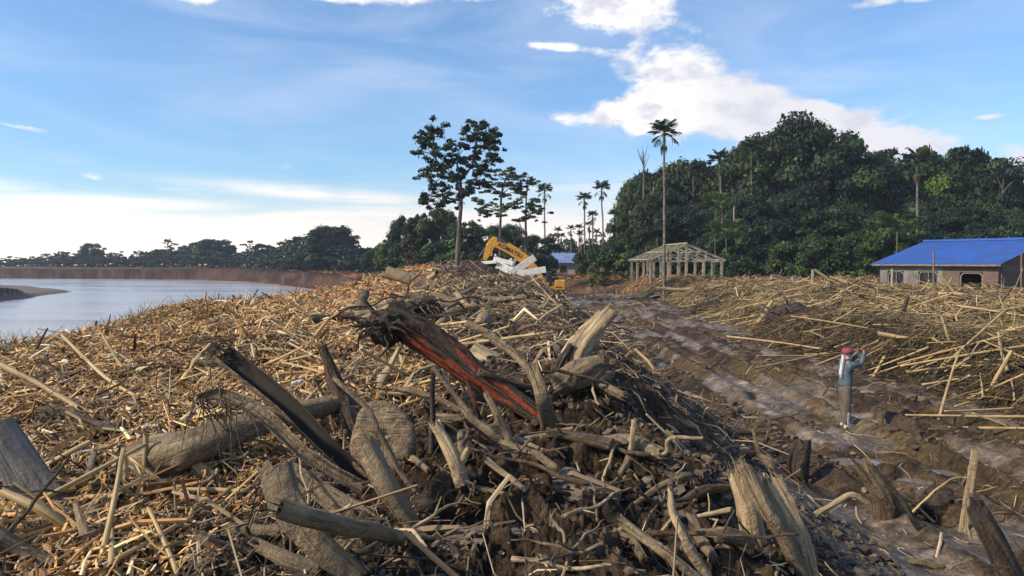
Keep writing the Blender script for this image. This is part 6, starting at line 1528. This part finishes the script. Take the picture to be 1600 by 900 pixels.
# ---------------------------------------------------------------- excavator
M_YEL = mat_plain('yellow_paint', (.62, .30, .018), .42, nscale=2, var=.16)
M_STEEL = mat_plain('steel', (.16, .15, .14), .4, metal=.7)
M_BLACK = mat_plain('black_rubber', (.022, .021, .02), .7)
M_RUSTY = mat_plain('rusty_steel', (.10, .055, .035), .7, var=.4, nscale=6)
def excavator():
    Y = 80.0; org = np.array([P(862, 450, Y)[0], Y, Hs(P(862, 450, Y)[0], Y)]); o = empty('excavator', org); tag(o, 'yellow excavator at work behind the dark mound, arm raised to the left', 'excavator')
    def p(px, py, dy=0.0): return P(px, py, Y + dy)
    y1 = np.array([0, 1.0, 0])
    def bx(name, px0, px1, py0, py1, d0, d1, mat, parent=o, bev=.06):
        a, b_ = P(px0, py1, Y), P(px1, py0, Y); c = (a + b_) / 2; h_ = (b_ - a) / 2
        g = Geo(); g.abox((c[0], Y + (d0 + d1) / 2, c[2]), (abs(h_[0]), (d1 - d0) / 2, abs(h_[2]))); ob = link(name, g.mesh(name, org), mat, parent)
        m_ = ob.modifiers.new('bevel', 'BEVEL'); m_.width = bev; m_.segments = 2; return ob
    zg = org[2] - .05
    for s, dy in ((-1, -1.25), (1, 1.25)):
        g = Geo(); L = 2.1; n = 18; pts = []
        for k in range(n + 1):
            a = math.pi / 2 + math.pi * k / n; pts.append((-L + .42 * math.cos(a), .42 * math.sin(a)))
        for k in range(n + 1):
            a = -math.pi / 2 + math.pi * k / n; pts.append((L + .42 * math.cos(a), .42 * math.sin(a)))
        m_ = len(pts); cx = org[0] - .7; V = []
        for yy in (-.28, .28):
            for (x_, z_) in pts: V.append((cx + x_, Y + dy + yy, zg + .44 + z_))
        c_ = [(cx, Y + dy - .28, zg + .44), (cx, Y + dy + .28, zg + .44)]
        V += c_; Q = [(k, (k + 1) % m_, m_ + (k + 1) % m_, m_ + k) for k in range(m_)]; T = [(2 * m_, (k + 1) % m_, k) for k in range(m_)] + [(2 * m_ + 1, m_ + k, m_ + (k + 1) % m_) for k in range(m_)]
        g.add(V, Q, T); tk = link('crawler_track', g.mesh('crawler_track', org), M_BLACK, o)
        for k in range(5):
            g = Geo(); x_ = cx - 1.9 + k * .95; g.tube([(x_, Y + dy - .32, zg + .40), (x_, Y + dy + .32, zg + .40)], [.2, .2], sides=12, n=3, rough=0, bark=0, caps='cut', mats=(0, 0)); link('track_wheel', g.mesh('track_wheel', org), M_RUSTY, tk)
    bx('turntable', 850, 872, 452.5, 456, -.8, .8, M_BLACK)
    bx('body', 843, 868, 447, 452.5, -1.25, 1.25, M_YEL); cw = bx('counterweight', 866, 882, 437, 452.5, -1.3, 1.3, M_YEL, bev=.08)
    g = Geo(); g.box(p(867, 448.5, -1.312), p(879, 448.5, -1.312), y1 * .004, np.array([0, 0, .05])); link('vent_slot', g.mesh('vent_slot', org), M_BLACK, cw)
    bx('engine_hood', 861, 872, 433.5, 440, -.2, 1.15, M_BLACK)
    cab = bx('cab', 853, 862.5, 424, 448, -1.2, -.25, M_BLACK, bev=.1)
    g = Geo(); g.box(p(854, 432, -1.22), p(859.5, 432, -1.22), y1 * .008, np.array([0, 0, .42])); link('window', g.mesh('window', org), M_GLASS, cab)
    bx('cab_door', 853.5, 857, 441, 447, -1.23, -1.205, M_YEL, bev=.01)
    def beam(name, pts, hts, dw, mat, parent=o, dy=0):
        g = Geo(); n = len(pts); V = []
        P3 = [p(*q, dy) for q in pts]
        for i in range(n):
            a = P3[max(0, i - 1)]; b_ = P3[min(n - 1, i + 1)]; d = (b_ - a) / np.linalg.norm(b_ - a); u = np.cross(d, y1); h_ = hts[i] * Y / F / 2
            for sy_, su in ((-1, -1), (1, -1), (1, 1), (-1, 1)): V.append(P3[i] + y1 * sy_ * dw + u * su * h_)
        Q = [(0, 3, 2, 1), tuple(4 * (n - 1) + k for k in (0, 1, 2, 3))]
        for i in range(n - 1):
            for k in range(4): k2 = (k + 1) % 4; Q.append((4 * i + k, 4 * i + k2, 4 * i + 4 + k2, 4 * i + 4 + k))
        g.add(V, Q); ob = link(name, g.mesh(name, org), mat, parent); m_ = ob.modifiers.new('bevel', 'BEVEL'); m_.width = .04; m_.segments = 2; return ob
    bm_ = beam('boom', [(848, 446), (835, 424), (818, 404), (800, 392), (782, 384), (772, 381)], [12, 17, 17, 14, 11, 9], .24, M_YEL)
    st = beam('arm', [(775, 371), (770, 378), (763, 393), (757, 407)], [7, 13, 11, 6], .19, M_YEL)
    beam('boom_cylinder', [(845, 440), (822, 418)], [3.2, 3.2], .08, M_STEEL, dy=-.38); beam('boom_cylinder', [(845, 440), (822, 418)], [3.2, 3.2], .08, M_STEEL, dy=.38)
    ac = beam('arm_cylinder', [(813, 392), (794, 381)], [4.2, 4.2], .1, M_YEL, dy=0); beam('piston_rod', [(794, 381), (776, 370.5)], [2.2, 2.2], .05, M_STEEL, ac)
    bc = beam('bucket_cylinder', [(771, 372), (760, 384)], [3.6, 3.6], .09, M_YEL); beam('piston_rod', [(760, 384), (749, 401)], [2.0, 2.0], .05, M_STEEL, bc)
    beam('hose', [(776, 368.8), (790, 374), (806, 385)], [1, 1, 1], .02, M_BLACK, bm_, dy=-.2)
    # bucket: curved shell with teeth
    g = Geo(); c = p(751, 411); prof_ = [(-.35, .5), (-.6, .1), (-.5, -.4), (-.1, -.7), (.35, -.75)]
    V = []
    for yy in (-.5, .5):
        for x_, z_ in prof_: V.append((c[0] + x_, Y + yy, c[2] + z_))
        for x_, z_ in prof_[::-1]: V.append((c[0] + x_ * .86 + .04, Y + yy * .94, c[2] + z_ * .86 + .03))
    m_ = 10; Q = [(k, (k + 1) % m_, m_ + (k + 1) % m_, m_ + k) for k in range(m_)]
    Q += [(k, 9 - k, 8 - k, k + 1) for k in range(4)] + [(m_ + k, m_ + k + 1, m_ + 8 - k, m_ + 9 - k) for k in range(4)]
    g.add(V, Q); bk_ = link('bucket', g.mesh('bucket', org), M_RUSTY, st)
    for side in (-.5, .48):
        V = [(c[0] + x_, Y + side, c[2] + z_) for x_, z_ in prof_]; V2 = [(a, b_ + .02, z_) for a, b_, z_ in V]; g = Geo(); g.add(V + V2, [(0, 1, 2, 3), (8, 7, 6, 5), (0, 3, 8, 5)], [(0, 3, 4), (5, 9, 8)]); link('bucket_side', g.mesh('bucket_side', org), M_RUSTY, bk_)
    # maker's name on the boom
    fc = bpy.data.curves.new('lettering', 'FONT'); fc.body = 'KOMATSU'; fc.size = .62; fc.extrude = .004; fc.offset = .012; fc.align_x = 'CENTER'; fc.align_y = 'CENTER'
    fo = bpy.data.objects.new('lettering', fc); C.objects.link(fo); fc.materials.append(M_BLACK)
    a = p(786, 385.5); b_ = p(809, 397.5); ang = math.atan2(b_[2] - a[2], b_[0] - a[0]); mid = (a + b_) / 2 - org
    bpy.context.view_layer.update(); me = bpy.data.meshes.new_from_object(fo.evaluated_get(bpy.context.evaluated_depsgraph_get())); me.name = 'lettering'
    bpy.data.objects.remove(fo); fo = link('lettering', me, None, bm_); fo.location = (mid[0], mid[1] - .256, mid[2]); fo.rotation_euler = (math.pi / 2, -ang, 0)
excavator()

# ---------------------------------------------------------------- white beams of a collapsed roof on the mound
M_WBEAM = mat_plain('white_painted_timber', (.55, .53, .50), .6, nscale=2.5, var=.15)
def wbeam(x0, y0, x1, y1_, d, th, lab, Y=73.0, dy=0.0, e0=None):
    a = P(x0, y0, Y + dy); b_ = P(x1, y1_, Y + dy - .6); dd = (b_ - a) / np.linalg.norm(b_ - a); u = np.cross(dd, (0, 1, 0)); u /= np.linalg.norm(u)
    g = Geo(); g.box(a, b_, np.array([0, 1, 0]) * th, u * d * Y / F / 2); o = link('white_beam', g.mesh('white_beam', a), M_WBEAM, None, a); m_ = o.modifiers.new('bevel', 'BEVEL'); m_.width = .02; tag(o, lab, 'beam')
wbeam(796, 429, 836, 402, 11, .04, 'widest white beam, rising to the right over the boom foot')
wbeam(771, 404, 802, 412, 7, .04, 'white beam sloping gently down behind the widest beam', dy=.8)
wbeam(752, 411, 776, 409, 5, .08, 'short white beam lying by the excavator bucket', dy=.8)
wbeam(798, 421, 806, 405, 4, .08, 'thin upright white beam left of the widest one', dy=.3)
wbeam(808, 428, 853, 421, 10, .04, 'level white beam ending at the excavator cab', dy=-.3)
wbeam(810, 428, 853, 448, 8, .04, 'white beam sloping down to the counterweight side', dy=.1)
wbeam(832, 424, 834, 438, 4, .08, 'short upright white strut between the two right beams', dy=.25)
wbeam(776, 413, 800, 424, 12, .03, 'broken white panel under the left white beams', dy=.5)
wbeam(786, 417, 800, 404, 4, .06, 'white batten crossing the broken panel', dy=.9)

# ---------------------------------------------------------------- person on the track
def person():
    q = G(1320, 668); Y = q[1]; org = np.array([q[0], Y, Hs(q[0], Y)]); k = 1.62 / 128.0
    M_SKIN = mat_plain('skin', (.20, .10, .06), .55); M_SHIRT = mat_plain('blue_grey_cloth', (.075, .115, .14), .85, nscale=10, var=.35, bumps=.9); M_TROU = mat_plain('grey_brown_cloth', (.115, .094, .074), .9, nscale=9, var=.35, bumps=.9)
    M_CAP = mat_plain('pink_cloth', (.28, .05, .095), .85, nscale=20, var=.3, bumps=.6); M_SCARF = mat_plain('white_cloth', (.46, .45, .50), .85, nscale=12, var=.25, bumps=.6); M_SHOE = mat_plain('pale_shoe', (.48, .45, .42), .6)
    # X forward (facing right), Z up; centre of the body at x = 0
    def skin(name, verts, edges, rads, mat, roots, parent=None, lvl=2):
        me = bpy.data.meshes.new(name); me.from_pydata(verts, edges, []); ob = link(name, me, mat, parent)
        sk = ob.modifiers.new('skin', 'SKIN'); 
        for i, r_ in enumerate(rads): me.skin_vertices[0].data[i].radius = (r_, r_) if not isinstance(r_, tuple) else r_
        for i in roots: me.skin_vertices[0].data[i].use_root = True
        s_ = ob.modifiers.new('sub', 'SUBSURF'); s_.levels = lvl; s_.render_levels = lvl
        sk.use_smooth_shade = True; return ob
    V = [(0, 0, .86), (0, 0, 1.02), (.01, 0, 1.20), (.0, 0, 1.33), (.02, 0, 1.41), (.045, 0, 1.50), (.05, 0, 1.585)]
    Rr = [(.09, .12), (.08, .11), (.09, .13), (.09, .13), .048, (.085, .075), (.075, .07)]
    E = [(0, 1), (1, 2), (2, 3), (3, 4), (4, 5), (5, 6)]
    def add(v, r_, par): V.append(v); Rr.append(r_); E.append((par, len(V) - 1)); return len(V) - 1
    for s in (-1, 1):
        x_ = -.02 if s < 0 else .10
        a = add((0, s * .09, .80), .085, 0); a = add((.01 + x_ * .4, s * .10, .46), .058, a); a = add((x_ * .6 - .02, s * .10, .09), .036, a); a = add((x_ * .6 + .06, s * .11, .035), .034, a); a = add((x_ * .6 + .14, s * .115, .028), .026, a)
        b_ = add((.02, s * .165, 1.335), .056, 3); b_ = add((.24, s * .16, 1.36 + .02 * s), .043, b_); b_ = add((.36, s * .10 - .0, 1.56), .034, b_); hnd = add((.365, s * .075, 1.635), .030, b_)
    nb = len(V); roots = [0]
    for s in (-1, 1):       # five fingers each, curled round the small phone they hold up
        hx, hy, hz = .365, s * .075, 1.64
        for f in range(4):
            i0 = len(V); o_ = (f - 1.5) * .018; Lf = [.055, .065, .06, .048][f]
            V += [(hx + o_, hy, hz + .01), (hx + o_ * 1.1, hy - s * .012, hz + .03 + Lf * .4), (hx + o_ * 1.1, hy - s * .032, hz + .035 + Lf * .6)]; Rr += [.011, .0095, .008]; E += [(i0, i0 + 1), (i0 + 1, i0 + 2)]; roots.append(i0)
        i0 = len(V); V += [(hx - .025, hy, hz - .015), (hx - .045, hy - s * .02, hz + .008), (hx - .04, hy - s * .04, hz + .025)]; Rr += [.012, .010, .009]; E += [(i0, i0 + 1), (i0 + 1, i0 + 2)]; roots.append(i0)
    body = skin('person', V, E, Rr, M_SKIN, roots); body.location = org; body.rotation_euler = (0, 0, R(12))
    tag(body, 'person in a pink cap and blue grey shirt standing on the muddy track, hands raised', 'person')
    # shirt: torso and sleeves
    V = [(0, 0, .80), (0, 0, .98), (.01, 0, 1.18), (0, 0, 1.33), (.015, 0, 1.40)]; Rr = [(.15, .185), (.13, .165), (.13, .17), (.115, .17), .06]; E = [(0, 1), (1, 2), (2, 3), (3, 4)]
    for s in (-1, 1):
        b_ = add((.02, s * .17, 1.335), .072, 3); b_ = add((.24, s * .162, 1.36 + .02 * s), .060, b_); b_ = add((.35, s * .11, 1.54), .048, b_); add((.36, s * .105, 1.565), .044, b_)
    skin('shirt', V, E, Rr, M_SHIRT, [0], body)
    V = [(0, 0, .97), (0, 0, .80)]; Rr = [(.125, .155), (.12, .155)]; E = [(0, 1)]
    for s in (-1, 1):
        x_ = -.05 if s < 0 else .09
        a = add((.0 + x_ * .3, s * .085, .68), .105, 1); a = add((x_ * .6, s * .10, .40), .088, a); a = add((x_ - .01, s * .105, .16), .085, a); add((x_ - .01, s * .105, .085), .088, a)
    tr_ = skin('trousers', V, E, Rr, M_TROU, [0], body)
    g = Geo(); g.box((-.01, -.205, .50), (.06, -.205, .495), (0, .006, 0), (0, 0, .018)); link('patch', g.mesh('patch'), mat_plain('tan_patch', (.30, .25, .17), .8), tr_)
    g = Geo(); g.box((-.065, -.196, .10), (-.055, -.195, .34), (.018, 0, 0), (0, .008, 0)); link('stripe', g.mesh('stripe'), M_SCARF, tr_)
    for s in (-1, 1):
        x_ = -.02 if s < 0 else .10
        x_ = x_ * .6; g = Geo(); g.tube([(x_ - .07, s * .11, .035), (x_ + .02, s * .11, .045), (x_ + .12, s * .115, .038), (x_ + .17, s * .115, .03)], [.036, .05, .045, .026], sides=12, n=9, rough=0, bark=0, caps='cut', mats=(0, 0)); sh_ = link('shoe', g.mesh('shoe'), M_SHOE, body); autosmooth(sh_, 60)
    # cap, with a turned peak; scarf down the back; head features
    g = Geo(); rg = np.random.RandomState(5); g.lump((.035, 0, 1.60), .108, rg, rough=.06, seg=22, squash=(1.08, .98, .72)); cp_ = link('cap', g.mesh('cap'), M_CAP, body); autosmooth(cp_, 60)
    g = Geo(); g.box((.10, 0, 1.60), (.205, 0, 1.615), (0, .07, 0), (0, 0, .007), taper=.75); link('peak', g.mesh('peak'), M_CAP, cp_)
    g = Geo(); g.box((-.075, -.02, 1.52), (-.14, -.03, 1.12), (0, .035, 0), (.018, 0, 0), taper=1.2); g.box((-.14, -.03, 1.12), (-.125, -.03, 1.06), (.012, .045, 0), (.012, .0, 0)); g.lump((.01, 0, 1.455), .085, rg, rough=.15, seg=18, squash=(1, 1, .55)); sc_ = link('scarf', g.mesh('scarf'), M_SCARF, body); autosmooth(sc_, 50)
    g = Geo(); g.lump((.125, 0, 1.52), .018, rg, rough=.1, seg=10, squash=(1.2, .7, 1.2)); link('nose', g.mesh('nose'), M_SKIN, body)
    for s in (-1, 1):
        g = Geo(); g.lump((.105, s * .033, 1.54), .011, rg, rough=0, seg=10); link('eye', g.mesh('eye'), M_GLASS, body)
        g = Geo(); g.lump((.03, s * .082, 1.52), .022, rg, rough=.1, seg=10, squash=(.8, .4, 1.3)); link('ear', g.mesh('ear'), M_SKIN, body)
    g = Geo(); g.lump((.118, 0, 1.475), .02, rg, rough=0, seg=10, squash=(.4, 1.1, .3)); link('mouth', g.mesh('mouth'), mat_plain('lips', (.22, .07, .05), .5), body)
    g = Geo(); g.box((.385, -.055, 1.665), (.385, .055, 1.665), (.006, 0, 0), (0, 0, .035)); ph = link('phone', g.mesh('phone'), M_BLACK, None, org); ph.rotation_euler = body.rotation_euler; tag(ph, 'small dark phone held up in the raised hands of the person', 'phone')
person()
# ---------------------------------------------------------------- the evening air
def haze():
    g = Geo(); g.box((-450, 0, 10), (450, 0, 10), (0, 450, 0), (0, 0, 16.5)); me = g.mesh('haze')
    m = bpy.data.materials.new('haze'); m.use_nodes = True; t = NT(m.node_tree)
    for nd in list(t.n): t.n.remove(nd)
    out = t.n.new('ShaderNodeOutputMaterial'); v = t.node('ShaderNodeVolumePrincipled', Color=(.72, .82, 1.0), Density=.0004, Anisotropy=.25)
    t.l.new(v.outputs[0], out.inputs['Volume']); tag(link('haze', me, m), kind='stuff')
haze()
